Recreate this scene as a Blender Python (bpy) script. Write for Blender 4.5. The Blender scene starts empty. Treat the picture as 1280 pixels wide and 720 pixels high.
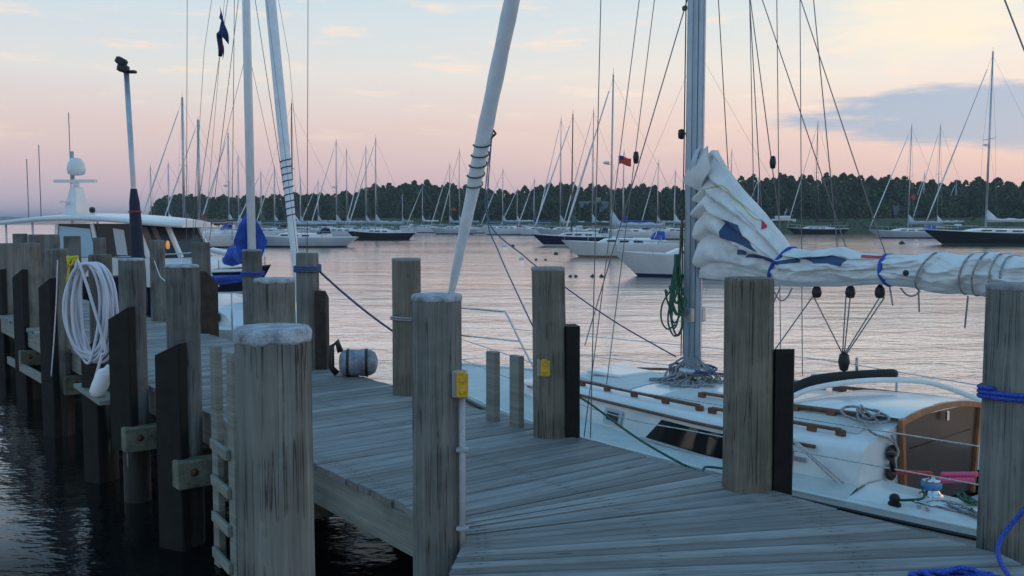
import bpy, math, random
import numpy as np
from mathutils import Vector, Matrix, noise
S = bpy.context.scene
COL = S.collection
R = math.radians
rng = random.Random(7)

# ------------------------------------------------------------------ camera
EYE = 2.85
F = 1200.0
HOR = 274.0
PITCH = math.atan((360 - HOR) / F)
cd = bpy.data.cameras.new('camera')
cam = bpy.data.objects.new('camera', cd)
COL.objects.link(cam)
cam.location = (0, 0, EYE)
cam.rotation_euler = (math.pi / 2 - PITCH, 0, 0)
cd.sensor_width = 36
cd.lens = 36 * F / 1280
cd.clip_end = 20000
cd.clip_start = 0.05
S.camera = cam
S.view_settings.view_transform = 'Standard'
S.view_settings.look = 'None'
S.view_settings.exposure = 0.0
S.view_settings.gamma = 1.0
S.cycles.max_bounces = 6
S.cycles.transparent_max_bounces = 6

# ------------------------------------------------------------------ node helpers
class NT:
    def __init__(s, tree):
        s.t = tree; s.n = tree.nodes; s.l = tree.links
    def node(s, typ, **kw):
        n = s.n.new(typ)
        for k, v in kw.items():
            if k == 'ins':
                for i, val in v.items():
                    if isinstance(val, bpy.types.NodeSocket): s.l.new(val, n.inputs[i])
                    else: n.inputs[i].default_value = val
            else: setattr(n, k, v)
        return n
    def math(s, op, a, b=0.0, c=None, clamp=False):
        n = s.node('ShaderNodeMath', operation=op, use_clamp=clamp)
        for i, v in enumerate((a, b) if c is None else (a, b, c)):
            if isinstance(v, bpy.types.NodeSocket): s.l.new(v, n.inputs[i])
            else: n.inputs[i].default_value = v
        return n.outputs[0]
    def mix(s, fac, a, b, mode='MIX'):
        n = s.node('ShaderNodeMix', data_type='RGBA', blend_type=mode)
        for i, v in ((0, fac), (6, a), (7, b)):
            if isinstance(v, bpy.types.NodeSocket): s.l.new(v, n.inputs[i])
            elif i == 0: n.inputs[i].default_value = v
            else: n.inputs[i].default_value = (*v, 1)
        return n.outputs[2]
    def ramp(s, fac, stops, interp='LINEAR'):
        n = s.node('ShaderNodeValToRGB'); cr = n.color_ramp; cr.interpolation = interp
        while len(cr.elements) < len(stops): cr.elements.new(0.5)
        for e, (p, c) in zip(cr.elements, stops):
            e.position = p; e.color = (*c, 1) if len(c) == 3 else c
        s.l.new(fac, n.inputs[0]); return n.outputs[0]
    def mapr(s, v, a, b, c, d, smooth=False):
        n = s.node('ShaderNodeMapRange'); n.clamp = True
        if smooth: n.interpolation_type = 'SMOOTHSTEP'
        s.l.new(v, n.inputs[0])
        for i, q in enumerate((a, b, c, d)): n.inputs[i + 1].default_value = q
        return n.outputs[0]
    def noise(s, vec, scale, detail=3.0, rough=0.55, out=0):
        n = s.node('ShaderNodeTexNoise'); s.l.new(vec, n.inputs['Vector'])
        n.inputs['Scale'].default_value = scale; n.inputs['Detail'].default_value = detail
        n.inputs['Roughness'].default_value = rough; return n.outputs[out]
    def vmul(s, vec, v):
        n = s.node('ShaderNodeVectorMath', operation='MULTIPLY'); s.l.new(vec, n.inputs[0])
        n.inputs[1].default_value = v; return n.outputs[0]

# ------------------------------------------------------------------ sky, sun
W = bpy.data.worlds.new('World'); S.world = W; W.use_nodes = True
w = NT(W.node_tree); w.n.clear()
g = w.node('ShaderNodeTexCoord').outputs['Generated']
sp = w.node('ShaderNodeSeparateXYZ', ins={0: g})
X, Y, Z = sp.outputs
el = w.math('MAXIMUM', Z, 0.0)
az = w.math('ARCTAN2', X, Y)                      # 0 ahead, + to the right
# low stretched wisps: noise in azimuth / elevation
cv = w.node('ShaderNodeCombineXYZ', ins={0: w.math('MULTIPLY', az, 5.0), 1: w.math('MULTIPLY', el, 26.0), 2: 0.0}).outputs[0]
wob = w.noise(cv, 0.9, 5, 0.6)
el2 = w.math('ADD', el, w.math('MULTIPLY', w.math('SUBTRACT', wob, 0.5), 0.045))
base = w.ramp(el2, [(0.0, (.50, .45, .55)), (0.045, (.68, .49, .55)), (0.09, (.80, .585, .57)), (0.145, (.81, .74, .70)),
                    (0.20, (.68, .73, .76)), (0.27, (.53, .66, .76)), (0.42, (.31, .55, .77)), (1.0, (.16, .46, .82))])
# warmer and brighter towards the right where the light lingers, cooler on the left and behind
side = w.mapr(az, -0.55, 0.6, 0.0, 1.0, True)
tint = w.mix(side, (.90, .97, 1.02), (1.05, 1.01, .98))
base = w.mix(1.0, base, tint, 'MULTIPLY')
# peach wisps
wis = w.noise(cv, 1.7, 6, 0.62)
wm = w.math('MULTIPLY', w.mapr(wis, .52, .72, 0, 1, True), w.mapr(el, .05, .12, 0, 1, True))
wm = w.math('MULTIPLY', wm, w.mapr(el, .35, .2, 0, .85, True))
base = w.mix(wm, base, (.98, .77, .64))
# blue-grey bank low on the right
dx = w.math('DIVIDE', w.math('SUBTRACT', az, 0.52), 0.20)
dz = w.math('DIVIDE', w.math('SUBTRACT', el, 0.096), 0.026)
d2 = w.math('ADD', w.math('MULTIPLY', dx, dx), w.math('MULTIPLY', dz, dz))
bn = w.noise(cv, 2.2, 6, 0.6)
d2 = w.math('ADD', d2, w.math('MULTIPLY', w.math('SUBTRACT', bn, 0.5), 3.0))
base = w.mix(w.mapr(d2, 1.75, 0.75, 0, .95, True), base, (.30, .40, .60))
# bright patch above the bank
dx = w.math('DIVIDE', w.math('SUBTRACT', az, 0.40), 0.10)
dz = w.math('DIVIDE', w.math('SUBTRACT', el, 0.185), 0.035)
d3 = w.math('ADD', w.math('MULTIPLY', dx, dx), w.math('MULTIPLY', dz, dz))
d3 = w.math('ADD', d3, w.math('MULTIPLY', w.math('SUBTRACT', bn, 0.5), 2.2))
base = w.mix(w.mapr(d3, 1.3, 0.0, 0, .7, True), base, (1.0, .84, .62))
sky = w.node('ShaderNodeTexSky', sky_type='NISHITA')
sky.sun_disc = False; sky.sun_elevation = R(3); sky.sun_rotation = R(62)
bg1 = w.node('ShaderNodeBackground', ins={0: base, 1: 0.98})
bg2 = w.node('ShaderNodeBackground', ins={0: sky.outputs[0], 1: 0.05})
add = w.node('ShaderNodeAddShader', ins={0: bg1.outputs[0], 1: bg2.outputs[0]})
wo = w.node('ShaderNodeOutputWorld', ins={0: add.outputs[0]})

sd = bpy.data.lights.new('sun', 'SUN'); sd.energy = 0.08; sd.angle = R(18); sd.color = (1, .74, .55)
sun = bpy.data.objects.new('sun', sd); COL.objects.link(sun)
a_, e_ = R(62), R(5)
sdir = Vector((math.sin(a_) * math.cos(e_), math.cos(a_) * math.cos(e_), math.sin(e_)))
sun.rotation_euler = (-sdir).to_track_quat('-Z', 'Y').to_euler()

# ------------------------------------------------------------------ pixel -> world (photo pixels, 1280x720)
CP, SP = math.cos(PITCH), math.sin(PITCH)
def ray(px, py):
    x = (px - 640) / F; y = (360 - py) / F
    return Vector((x, CP + y * SP, -SP + y * CP))
def P(px, py, d):
    r = ray(px, py); return Vector((0, 0, EYE)) + r * (d / r.y)
def G(px, py, z):
    r = ray(px, py); return Vector((0, 0, EYE)) + r * ((z - EYE) / r.z)
def XZ(px, d):                                   # x for a pixel column near the horizon at depth d
    return (px - 640) / F * d
def depth_for(wl):                               # depth of a waterline seen at pixel row wl
    return EYE * F / (wl - HOR)

# ------------------------------------------------------------------ materials
MATS = {}
def pbr(name, col, rough=0.5, metal=0.0, spec=0.5, build=None, coat=0.0):
    m = bpy.data.materials.new(name); m.use_nodes = True
    t = NT(m.node_tree); b = t.n['Principled BSDF']
    b.inputs['Base Color'].default_value = (*col, 1); b.inputs['Roughness'].default_value = rough
    b.inputs['Metallic'].default_value = metal; b.inputs['Specular IOR Level'].default_value = spec
    b.inputs['Coat Weight'].default_value = coat
    if build: build(t, b)
    MATS[name] = m; return m
def set_bump(t, b, h, strength=0.5, dist=0.01):
    n = t.node('ShaderNodeBump'); n.inputs['Strength'].default_value = strength; n.inputs['Distance'].default_value = dist
    t.l.new(h, n.inputs['Height']); t.l.new(n.outputs[0], b.inputs['Normal'])
def dirty(scale=3.0, amt=0.12, bump=0.0, rough=None):
    def f(t, b):
        o = t.node('ShaderNodeTexCoord').outputs['Object']
        c = b.inputs['Base Color'].default_value[:3]
        n1 = t.noise(o, scale, 5, .6); n2 = t.noise(o, scale * 7, 3, .6)
        k = t.math('ADD', t.math('MULTIPLY', n1, .7), t.math('MULTIPLY', n2, .3))
        lo = tuple(x * (1 - 2.2 * amt) for x in c); hi = tuple(min(1, x * (1 + amt)) for x in c)
        t.l.new(t.ramp(k, [(.3, lo), (.65, hi)]), b.inputs['Base Color'])
        if bump: set_bump(t, b, n2, 1.0, bump)
        if rough: t.l.new(t.mapr(n1, .3, .7, rough[0], rough[1]), b.inputs['Roughness'])
    return f
def pile_nodes(light, dark, green=(.045, .055, .035)):
    def f(t, b):
        tc = t.node('ShaderNodeTexCoord'); o = tc.outputs['Object']
        oi = t.node('ShaderNodeObjectInfo').outputs['Random']
        off = t.node('ShaderNodeVectorMath', operation='ADD')
        t.l.new(o, off.inputs[0])
        cx = t.node('ShaderNodeCombineXYZ', ins={0: t.math('MULTIPLY', oi, 37.0), 1: t.math('MULTIPLY', oi, 11.0), 2: t.math('MULTIPLY', oi, 23.0)})
        t.l.new(cx.outputs[0], off.inputs[1]); v = off.outputs[0]
        fine = t.noise(t.vmul(v, (60, 60, 2.2)), 1.0, 5, .65)
        med = t.noise(t.vmul(v, (16, 16, .8)), 1.0, 4, .6)
        blot = t.noise(v, 3.0, 5, .6)
        k = t.math('ADD', t.math('MULTIPLY', fine, .5), t.math('MULTIPLY', med, .5))
        c = t.ramp(k, [(.28, dark), (.46, tuple((a + q) / 2 for a, q in zip(dark, light))), (.62, light)])
        c = t.mix(t.mapr(blot, .45, .7, 0, .55), c, tuple(x * .55 for x in dark))
        gb = t.noise(v, 1.7, 4, .6)
        c = t.mix(t.mapr(gb, .5, .72, 0, .45), c, (.10, .13, .09))
        # checks: long thin splits along the grain
        ck = t.noise(t.vmul(v, (34, 34, .55)), 1.0, 2, .5)
        crack = t.math('MULTIPLY', t.mapr(ck, .485, .5, 0, 1), t.mapr(ck, .515, .5, 0, 1))
        crack = t.math('MULTIPLY', crack, t.mapr(blot, .42, .55, 0, 1))
        c = t.mix(t.math('MULTIPLY', crack, .6), c, (.02, .014, .013))
        # tide stain: wet, weedy wood below the high-water mark
        z = t.node('ShaderNodeSeparateXYZ', ins={0: o}).outputs[2]
        zz = t.math('ADD', z, t.math('MULTIPLY', t.math('SUBTRACT', med, .5), .5))
        c = t.mix(t.mapr(zz, .95, .55, 0, .9, True), c, (.018, .02, .015))
        tone = t.ramp(oi, [(0, (.80, .80, .82)), (.5, (1.0, 1.0, .98)), (1, (1.16, 1.10, 1.02))])
        c = t.mix(1.0, c, tone, 'MULTIPLY')
        dr = t.noise(t.vmul(v, (26, 26, 1.1)), 1.0, 2, .5)
        c = t.mix(t.math('MULTIPLY', t.mapr(dr, .66, .72, 0, .5), t.mapr(gb, .5, .6, 0, 1)), c, (.40, .40, .38))
        t.l.new(c, b.inputs['Base Color'])
        t.l.new(t.mapr(zz, .9, .3, .85, .5), b.inputs['Roughness'])
        h = t.math('SUBTRACT', k, t.math('MULTIPLY', crack, 1.2))
        set_bump(t, b, h, .9, .012)
    return f
pbr('pile_wood', (.2, .18, .15), .85, spec=.25, build=pile_nodes((.235, .236, .222), (.098, .096, .088)))
pbr('pile_wood_brown', (.2, .17, .13), .85, spec=.25, build=pile_nodes((.215, .198, .168), (.090, .081, .068)))
def plank_nodes(light, dark, nails=False):
    def f(t, b):
        uv = t.node('ShaderNodeUVMap').outputs[0]
        at = t.node('ShaderNodeAttribute', attribute_name='tone').outputs['Fac']
        fine = t.noise(t.vmul(uv, (2.2, 70, 1)), 1.0, 5, .65)
        med = t.noise(t.vmul(uv, (.9, 17, 1)), 1.0, 4, .6)
        blot = t.noise(t.vmul(uv, (1, 1.6, 1)), 2.0, 5, .65)
        k = t.math('ADD', t.math('MULTIPLY', fine, .45), t.math('MULTIPLY', med, .55))
        c = t.ramp(k, [(.32, dark), (.5, tuple((a + q) / 2 for a, q in zip(dark, light))), (.66, light)])
        c = t.mix(1.0, c, t.ramp(at, [(0, (.66, .64, .62)), (.5, (.95, .95, .96)), (1, (1.22, 1.2, 1.17))]), 'MULTIPLY')
        c = t.mix(t.mapr(blot, .48, .72, 0, .6), c, tuple(x * .6 for x in dark))
        # knots and nail heads
        vo = t.node('ShaderNodeTexVoronoi'); t.l.new(t.vmul(uv, (1.1, 3.5, 1)), vo.inputs['Vector']); vo.inputs['Scale'].default_value = 1.0
        c = t.mix(t.mapr(vo.outputs['Distance'], .075, .03, 0, .75), c, (.03, .025, .02))
        if nails:
            su = t.node('ShaderNodeSeparateXYZ', ins={0: uv})
            fu = t.math('MODULO', su.outputs[0], 10.0); fv = t.math('FRACT', su.outputs[1])
            du = None
            for q in (.09, .13, 1.02, 1.99, 2.05):
                e = t.math('ABSOLUTE', t.math('SUBTRACT', fu, q)); du = e if du is None else t.math('MINIMUM', du, e)
            dv = t.math('MINIMUM', t.math('ABSOLUTE', t.math('SUBTRACT', fv, .035)), t.math('ABSOLUTE', t.math('SUBTRACT', fv, .105)))
            dd_ = t.math('SQRT', t.math('ADD', t.math('MULTIPLY', du, du), t.math('MULTIPLY', dv, dv)))
            d2_ = t.math('SQRT', t.math('ADD', t.math('MULTIPLY', t.math('MULTIPLY', du, du), .12), t.math('MULTIPLY', dv, dv)))
            c = t.mix(t.mapr(d2_, .022, .004, 0, .45), c, (.07, .055, .045))
            c = t.mix(t.mapr(dd_, .008, .005, 0, .9), c, (.02, .015, .012))
        t.l.new(c, b.inputs['Base Color'])
        t.l.new(t.mapr(blot, .35, .7, .78, .55), b.inputs['Roughness'])
        set_bump(t, b, k, .8, .006)
    return f
pbr('deck_wood', (.25, .24, .23), .75, spec=.3, build=plank_nodes((.335, .335, .33), (.135, .132, .128), True))
pbr('board_wood', (.2, .18, .15), .8, spec=.3, build=plank_nodes((.31, .32, .275), (.14, .145, .118)))
pbr('rub_board', (.011, .0105, .010), .75, spec=.3, build=dirty(9, .3, .003))
pbr('rub_board_brown', (.05, .035, .028), .8, spec=.3, build=dirty(9, .3, .003))
pbr('cap_paint', (.36, .39, .43), .8, build=dirty(17, .36, .004))
pbr('cap_grey', (.24, .24, .24), .85, build=dirty(14, .25, .004))
pbr('beam_wood', (.15, .155, .11), .85, build=dirty(6, .35, .004))
pbr('rust', (.11, .04, .018), .9, build=dirty(30, .35, .003))
pbr('gelcoat', (.76, .77, .76), .28, coat=.3, build=dirty(2.5, .05))
pbr('gelcoat_side', (.72, .74, .74), .3, coat=.3, build=dirty(2.5, .06))
pbr('nonskid', (.60, .60, .57), .75, build=dirty(5, .07, .0008))
pbr('teak', (.19, .075, .035), .5, build=dirty(11, .3, .001))
pbr('teak_bright', (.34, .13, .05), .4, build=dirty(11, .25, .001))
pbr('tinted_acrylic', (.075, .043, .030), .28, spec=.4, build=dirty(3, .2))
pbr('dark_glass', (.012, .013, .016), .06)
pbr('cabin_glass', (.03, .035, .042), .15, spec=.22)
pbr('glass_pale', (.10, .16, .21), .08)
pbr('pale_panel', (.36, .52, .62), .45)
pbr('cabin_curtain', (.20, .13, .10), .7, build=dirty(6, .3))
pbr('chrome', (.62, .63, .64), .2, 1.0)
pbr('white_spar', (.72, .74, .77), .35, build=dirty(4, .06))
pbr('alloy', (.47, .49, .52), .42, .75, build=dirty(4, .12))
pbr('mast_paint', (.44, .52, .60), .4, .1, build=dirty(4, .07))
pbr('wood_spar', (.12, .07, .045), .5)
pbr('wire', (.22, .22, .235), .5, .3)
pbr('black', (.012, .012, .013), .5)
pbr('black_canvas', (.02, .022, .026), .85, build=dirty(9, .2, .002))
pbr('blue_canvas', (.015, .07, .40), .8, build=dirty(7, .25, .004))
pbr('navy_canvas', (.012, .016, .045), .75, build=dirty(7, .2, .004))
pbr('green_canvas', (.05, .12, .09), .8)
def cloth(t, b):
    o = t.node('ShaderNodeTexCoord').outputs['Object']
    n1 = t.noise(o, 5, 5, .6); n2 = t.noise(t.vmul(o, (1.2, 3, 6)), 1.6, 2, .45)
    t.l.new(t.ramp(n1, [(.3, (.55, .57, .57)), (.6, (.70, .71, .70))]), b.inputs['Base Color'])
    set_bump(t, b, n2, 1.0, .010)
    b.inputs['Subsurface Weight'].default_value = 0.0
pbr('sailcloth', (.78, .79, .78), .75, build=cloth)
pbr('jib_cover', (.70, .73, .76), .6, build=dirty(5, .08, .003))
pbr('blue_cloth', (.035, .07, .17), .7, build=dirty(6, .12, .003))
pbr('red_cloth', (.50, .03, .035), .7)
pbr('white_cloth', (.75, .75, .75), .8)
pbr('flag_navy', (.015, .03, .12), .8)
pbr('blue_band', (.02, .06, .38), .6)
def rope_nodes(c1, c2, sc=90):
    def f(t, b):
        o = t.node('ShaderNodeTexCoord').outputs['Object']
        n = t.noise(o, sc, 2, .5)
        t.l.new(t.ramp(n, [(.4, c1), (.6, c2)]), b.inputs['Base Color'])
        set_bump(t, b, n, 1.0, .004)
    return f
pbr('rope_white', (.6, .6, .6), .9, build=rope_nodes((.42, .42, .42), (.68, .68, .69)))
pbr('rope_grey', (.3, .3, .3), .9, build=rope_nodes((.15, .15, .16), (.42, .42, .42)))
pbr('rope_blue', (.02, .06, .4), .8, build=rope_nodes((.012, .035, .22), (.03, .09, .5)))
pbr('rope_navy', (.06, .08, .14), .85, build=rope_nodes((.035, .06, .14), (.10, .14, .24)))
pbr('rope_green', (.03, .1, .06), .85, build=rope_nodes((.015, .05, .035), (.05, .17, .10)))
pbr('rope_red', (.4, .05, .06), .85, build=rope_nodes((.3, .02, .03), (.6, .3, .32)))
pbr('rope_red_brown', (.1, .05, .04), .85, build=rope_nodes((.05, .025, .02), (.2, .12, .10)))
pbr('rope_yellow', (.6, .5, .03), .8)
pbr('hose', (.62, .64, .72), .45)
pbr('yellow_plastic', (.65, .38, .02), .45, build=dirty(20, .15))
pbr('conduit', (.36, .38, .41), .5, build=dirty(10, .15))
pbr('box_grey', (.30, .31, .33), .55)
pbr('pink_plastic', (.70, .08, .20), .4)
pbr('red_plastic', (.45, .02, .025), .35)
pbr('blue_plastic', (.10, .25, .5), .4)
pbr('inflatable', (.26, .29, .34), .6, build=dirty(8, .35, .012))
pbr('hull_white', (.70, .71, .72), .3, coat=.2, build=dirty(.8, .06))
pbr('hull_pale', (.46, .50, .56), .3, coat=.2, build=dirty(.8, .06))
pbr('hull_black', (.012, .013, .016), .25, coat=.3)
pbr('hull_green', (.010, .022, .020), .25, coat=.3)
pbr('hull_navy', (.014, .02, .05), .25, coat=.3)
pbr('boot_blue', (.02, .035, .09), .5)
pbr('boot_tan', (.30, .19, .10), .6)
pbr('boot_green', (.05, .12, .09), .6)
pbr('boot_dark', (.025, .025, .028), .6)
pbr('buoy_white', (.6, .62, .64), .6)
pbr('buoy_dark', (.03, .035, .05), .6)
pbr('shingle', (.26, .25, .24), .85, build=dirty(1.5, .2))
pbr('roof', (.10, .10, .10), .9)
pbr('dial', (.05, .03, .02), .3)
pbr('lamp_glass', (.5, .52, .55), .15)
pbr('orange_lamp', (.9, .35, .1), .4)
MATS['orange_lamp'].node_tree.nodes['Principled BSDF'].inputs['Emission Color'].default_value = (1, .38, .10, 1)
MATS['orange_lamp'].node_tree.nodes['Principled BSDF'].inputs['Emission Strength'].default_value = .35
def leaves(t, b):
    at = t.node('ShaderNodeAttribute', attribute_name='tone').outputs['Fac']
    t.l.new(t.ramp(at, [(0, (.030, .056, .036)), (.5, (.055, .092, .052)), (1, (.095, .13, .065))]), b.inputs['Base Color'])
pbr('foliage', (.05, .08, .03), .9, spec=.1, build=leaves)
pbr('trunk', (.06, .045, .035), .9)
def land(t, b):
    o = t.node('ShaderNodeTexCoord').outputs['Object']
    n = t.noise(o, .05, 6, .6); n2 = t.noise(o, .6, 4, .6)
    c = t.ramp(n, [(.35, (.045, .06, .03)), (.6, (.095, .10, .055))])
    z = t.node('ShaderNodeSeparateXYZ', ins={0: o}).outputs[2]
    c = t.mix(t.mapr(z, .25, .05, 0, 1), c, (.10, .09, .065))
    t.l.new(t.mix(t.mapr(n2, .4, .7, 0, .4), c, (.035, .06, .025)), b.inputs['Base Color'])
pbr('land', (.1, .12, .06), .95, spec=.1, build=land)
def water(t, b):
    o = t.node('ShaderNodeTexCoord').outputs['Object']
    n1 = t.noise(t.vmul(o, (.6, 1.0, 1)), 3.4, 3, .6)
    n4 = t.noise(t.vmul(o, (.7, 1.0, 1)), 14.0, 2, .5)
    n2 = t.noise(t.vmul(o, (.45, 1.0, 1)), .6, 2, .5)
    n3 = t.noise(t.vmul(o, (.35, 1.0, 1)), .05, 3, .55)
    h = t.math('ADD', t.math('ADD', t.math('MULTIPLY', n1, .34), t.math('MULTIPLY', n4, .07)), t.math('MULTIPLY', n2, .9))
    h = t.math('MULTIPLY', h, t.mapr(n3, .38, .62, .55, 1.3))
    bu = t.node('ShaderNodeBump'); bu.inputs['Strength'].default_value = 1.0; bu.inputs['Distance'].default_value = .075
    t.l.new(h, bu.inputs['Height'])
    lw = t.node('ShaderNodeLayerWeight'); lw.inputs['Blend'].default_value = .5
    fac = t.ramp(lw.outputs['Facing'], [(.0, (.02,) * 3), (.55, (.025,) * 3), (.69, (.075,) * 3), (.79, (.50,) * 3), (.88, (.88,) * 3), (.96, (.97,) * 3)])
    gl = t.node('ShaderNodeBsdfGlossy', ins={0: (1.0, .965, .98, 1), 1: .10}); t.l.new(bu.outputs[0], gl.inputs['Normal'])
    df = t.node('ShaderNodeBsdfDiffuse', ins={0: (.005, .006, .006, 1)})
    mx = t.node('ShaderNodeMixShader', ins={0: fac, 1: df.outputs[0], 2: gl.outputs[0]})
    t.l.new(mx.outputs[0], t.n['Material Output'].inputs['Surface'])
pbr('water', (.005, .009, .013), .10, build=water)
M = MATS

# ------------------------------------------------------------------ mesh builder
class MB:
    def __init__(s):
        s.v = []; s.f = []; s.mi = []; s.sm = []; s.uv = []; s.tone = []
    def face(s, idx, mi=0, smooth=False, uv=None, tone=.5):
        s.f.append(tuple(idx)); s.mi.append(mi); s.sm.append(smooth); s.uv.append(uv); s.tone.append(tone)
    def box(s, c, size, mat=None, mi=0, bevel=0.0, tone=.5):
        """box centre c, full size; mat: 3x3 rotation or 4x4"""
        c = Vector(c); hx, hy, hz = (q / 2 for q in size)
        b = min(bevel, hx * .9, hy * .9, hz * .9)
        Mx = mat.to_3x3() if mat is not None else Matrix.Identity(3)
        n0 = len(s.v)
        if b <= 0:
            for x in (-hx, hx):
                for y in (-hy, hy):
                    for z in (-hz, hz): s.v.append(c + Mx @ Vector((x, y, z)))
            for q in ((0, 1, 3, 2), (4, 6, 7, 5), (0, 4, 5, 1), (2, 3, 7, 6), (0, 2, 6, 4), (1, 5, 7, 3)):
                s.face([n0 + i for i in q], mi, tone=tone)
            return
        # chamfered box: stacked loops in z
        def loop(ix, iy, z):
            k = b * .6
            return [(-ix + k, -iy, z), (ix - k, -iy, z), (ix, -iy + k, z), (ix, iy - k, z), (ix - k, iy, z), (-ix + k, iy, z), (-ix, iy - k, z), (-ix, -iy + k, z)]
        rings = [loop(hx - b, hy - b, -hz), loop(hx, hy, -hz + b), loop(hx, hy, hz - b), loop(hx - b, hy - b, hz)]
        for r_ in rings:
            for p in r_: s.v.append(c + Mx @ Vector(p))
        for k in range(3):
            for i in range(8):
                j = (i + 1) % 8
                s.face([n0 + k * 8 + i, n0 + k * 8 + j, n0 + k * 8 + 8 + j, n0 + k * 8 + 8 + i], mi, tone=tone)
        s.face([n0 + i for i in reversed(range(8))], mi, tone=tone); s.face([n0 + 24 + i for i in range(8)], mi, tone=tone)
    def bar(s, a, b, wd, ht, up=(0, 0, 1), mi=0, bevel=0.0, tone=.5):
        a = Vector(a); b = Vector(b); d = b - a; L = d.length; x = d / L
        y = Vector(up).cross(x)
        if y.length < 1e-5: y = Vector((0, 1, 0)).cross(x)
        y.normalize(); z = x.cross(y)
        s.box((a + b) / 2, (L, wd, ht), Matrix((x, y, z)).transposed(), mi, bevel, tone)
    def rings(s, rings, mi=0, smooth=True, cap0=True, cap1=True, closed=True):
        n = len(rings[0]); n0 = len(s.v)
        for r_ in rings: s.v.extend(Vector(p) for p in r_)
        m = n if closed else n - 1
        for k in range(len(rings) - 1):
            q = mi[k] if isinstance(mi, (list, tuple)) else mi
            for i in range(m):
                j = (i + 1) % n
                s.face((n0 + k * n + i, n0 + k * n + j, n0 + k * n + n + j, n0 + k * n + n + i), q, smooth)
        q = mi[0] if isinstance(mi, (list, tuple)) else mi
        if cap0 and closed: s.face([n0 + i for i in reversed(range(n))], q)
        q = mi[-1] if isinstance(mi, (list, tuple)) else mi
        if cap1 and closed: s.face([n0 + (len(rings) - 1) * n + i for i in range(n)], q)
    def tube(s, pts, r, seg=8, mi=0, closed=False, asp=1.0):
        pts = [Vector(p) for p in pts]; n = len(pts)
        rs = list(r) if isinstance(r, (list, tuple)) else [r] * n
        tang = []
        for i in range(n):
            a = pts[(i - 1) % n] if (closed or i > 0) else pts[i]
            b = pts[(i + 1) % n] if (closed or i < n - 1) else pts[i]
            tg = b - a
            tang.append(tg.normalized() if tg.length > 1e-9 else Vector((0, 0, 1)))
        up = Vector((0, 0, 1)) if abs(tang[0].z) < .9 else Vector((1, 0, 0))
        nx = (up - tang[0] * up.dot(tang[0])).normalized()
        rings = []
        for i in range(n):
            nx = (nx - tang[i] * nx.dot(tang[i]))
            nx = nx.normalized() if nx.length > 1e-6 else tang[i].orthogonal().normalized()
            ny = tang[i].cross(nx)
            rings.append([pts[i] + (nx * math.cos(2 * math.pi * k / seg) * asp + ny * math.sin(2 * math.pi * k / seg)) * rs[i] for k in range(seg)])
        if closed: rings.append(rings[0])
        s.rings(rings, mi, True, not closed, not closed)
    def lathe(s, prof, seg=20, c=(0, 0, 0), axis=(0, 0, 1), mi=0, smooth=True):
        ax = Vector(axis).normalized(); u = ax.orthogonal().normalized(); v = ax.cross(u); c = Vector(c)
        s.rings([[c + ax * z + (u * math.cos(2 * math.pi * k / seg) + v * math.sin(2 * math.pi * k / seg)) * max(r_, 1e-4) for k in range(seg)] for r_, z in prof], mi, smooth)
    def grid(s, fn, nu, nv, mi=0, smooth=True, tone=.5):
        n0 = len(s.v)
        for i in range(nu + 1):
            for j in range(nv + 1): s.v.append(Vector(fn(i / nu, j / nv)))
        for i in range(nu):
            for j in range(nv):
                a = n0 + i * (nv + 1) + j
                s.face((a, a + nv + 1, a + nv + 2, a + 1), mi, smooth, tone=tone)
    def poly(s, pts, mi=0, thick=0.0, nrm=None):
        """flat polygon, optionally extruded by thick along nrm"""
        n0 = len(s.v); pts = [Vector(p) for p in pts]; n = len(pts)
        s.v.extend(pts)
        if thick:
            nv = Vector(nrm).normalized() * thick
            s.v.extend(p + nv for p in pts)
            s.face([n0 + i for i in reversed(range(n))], mi); s.face([n0 + n + i for i in range(n)], mi)
            for i in range(n):
                j = (i + 1) % n; s.face((n0 + i, n0 + j, n0 + n + j, n0 + n + i), mi)
        else: s.face([n0 + i for i in range(n)], mi)
    def build(s, name, mats, parent=None, uvs=False):
        me = bpy.data.meshes.new(name)
        me.from_pydata([tuple(v) for v in s.v], [], s.f)
        for m in (mats if isinstance(mats, (list, tuple)) else [mats]): me.materials.append(M[m] if isinstance(m, str) else m)
        me.polygons.foreach_set('material_index', s.mi); me.polygons.foreach_set('use_smooth', s.sm)
        if uvs:
            ul = me.uv_layers.new(name='UVMap'); flat = []
            for f, u in zip(s.f, s.uv):
                if u is None: u = [(s.v[i].x, s.v[i].y) for i in f]
                for q in u: flat.extend(q)
            ul.data.foreach_set('uv', flat)
            at = me.attributes.new('tone', 'FLOAT', 'FACE'); at.data.foreach_set('value', s.tone)
        me.update()
        o = bpy.data.objects.new(name, me); COL.objects.link(o)
        if parent is not None:
            o.parent = parent
            if WORLDCHILD: o.matrix_parent_inverse = parent.matrix_basis.inverted()
        return o
WORLDCHILD = False
def tag(o, label=None, cat=None, group=None, kind=None):
    if label: o['label'] = label
    if cat: o['category'] = cat
    if group: o['group'] = group
    if kind: o['kind'] = kind
    return o
def empty(name, loc=(0, 0, 0), rz=0.0, label=None, cat=None, group=None):
    o = bpy.data.objects.new(name, None); COL.objects.link(o); o.location = loc; o.rotation_euler = (0, 0, rz)
    o.empty_display_size = .2
    tag(o, label, cat, group); return o
def part(o, name_label):
    o['label'] = name_label; return o
def sag(a, b, drop, n=14):
    a = Vector(a); b = Vector(b)
    return [a.lerp(b, i / n) - Vector((0, 0, drop * 4 * (i / n) * (1 - i / n))) for i in range(n + 1)]
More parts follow.
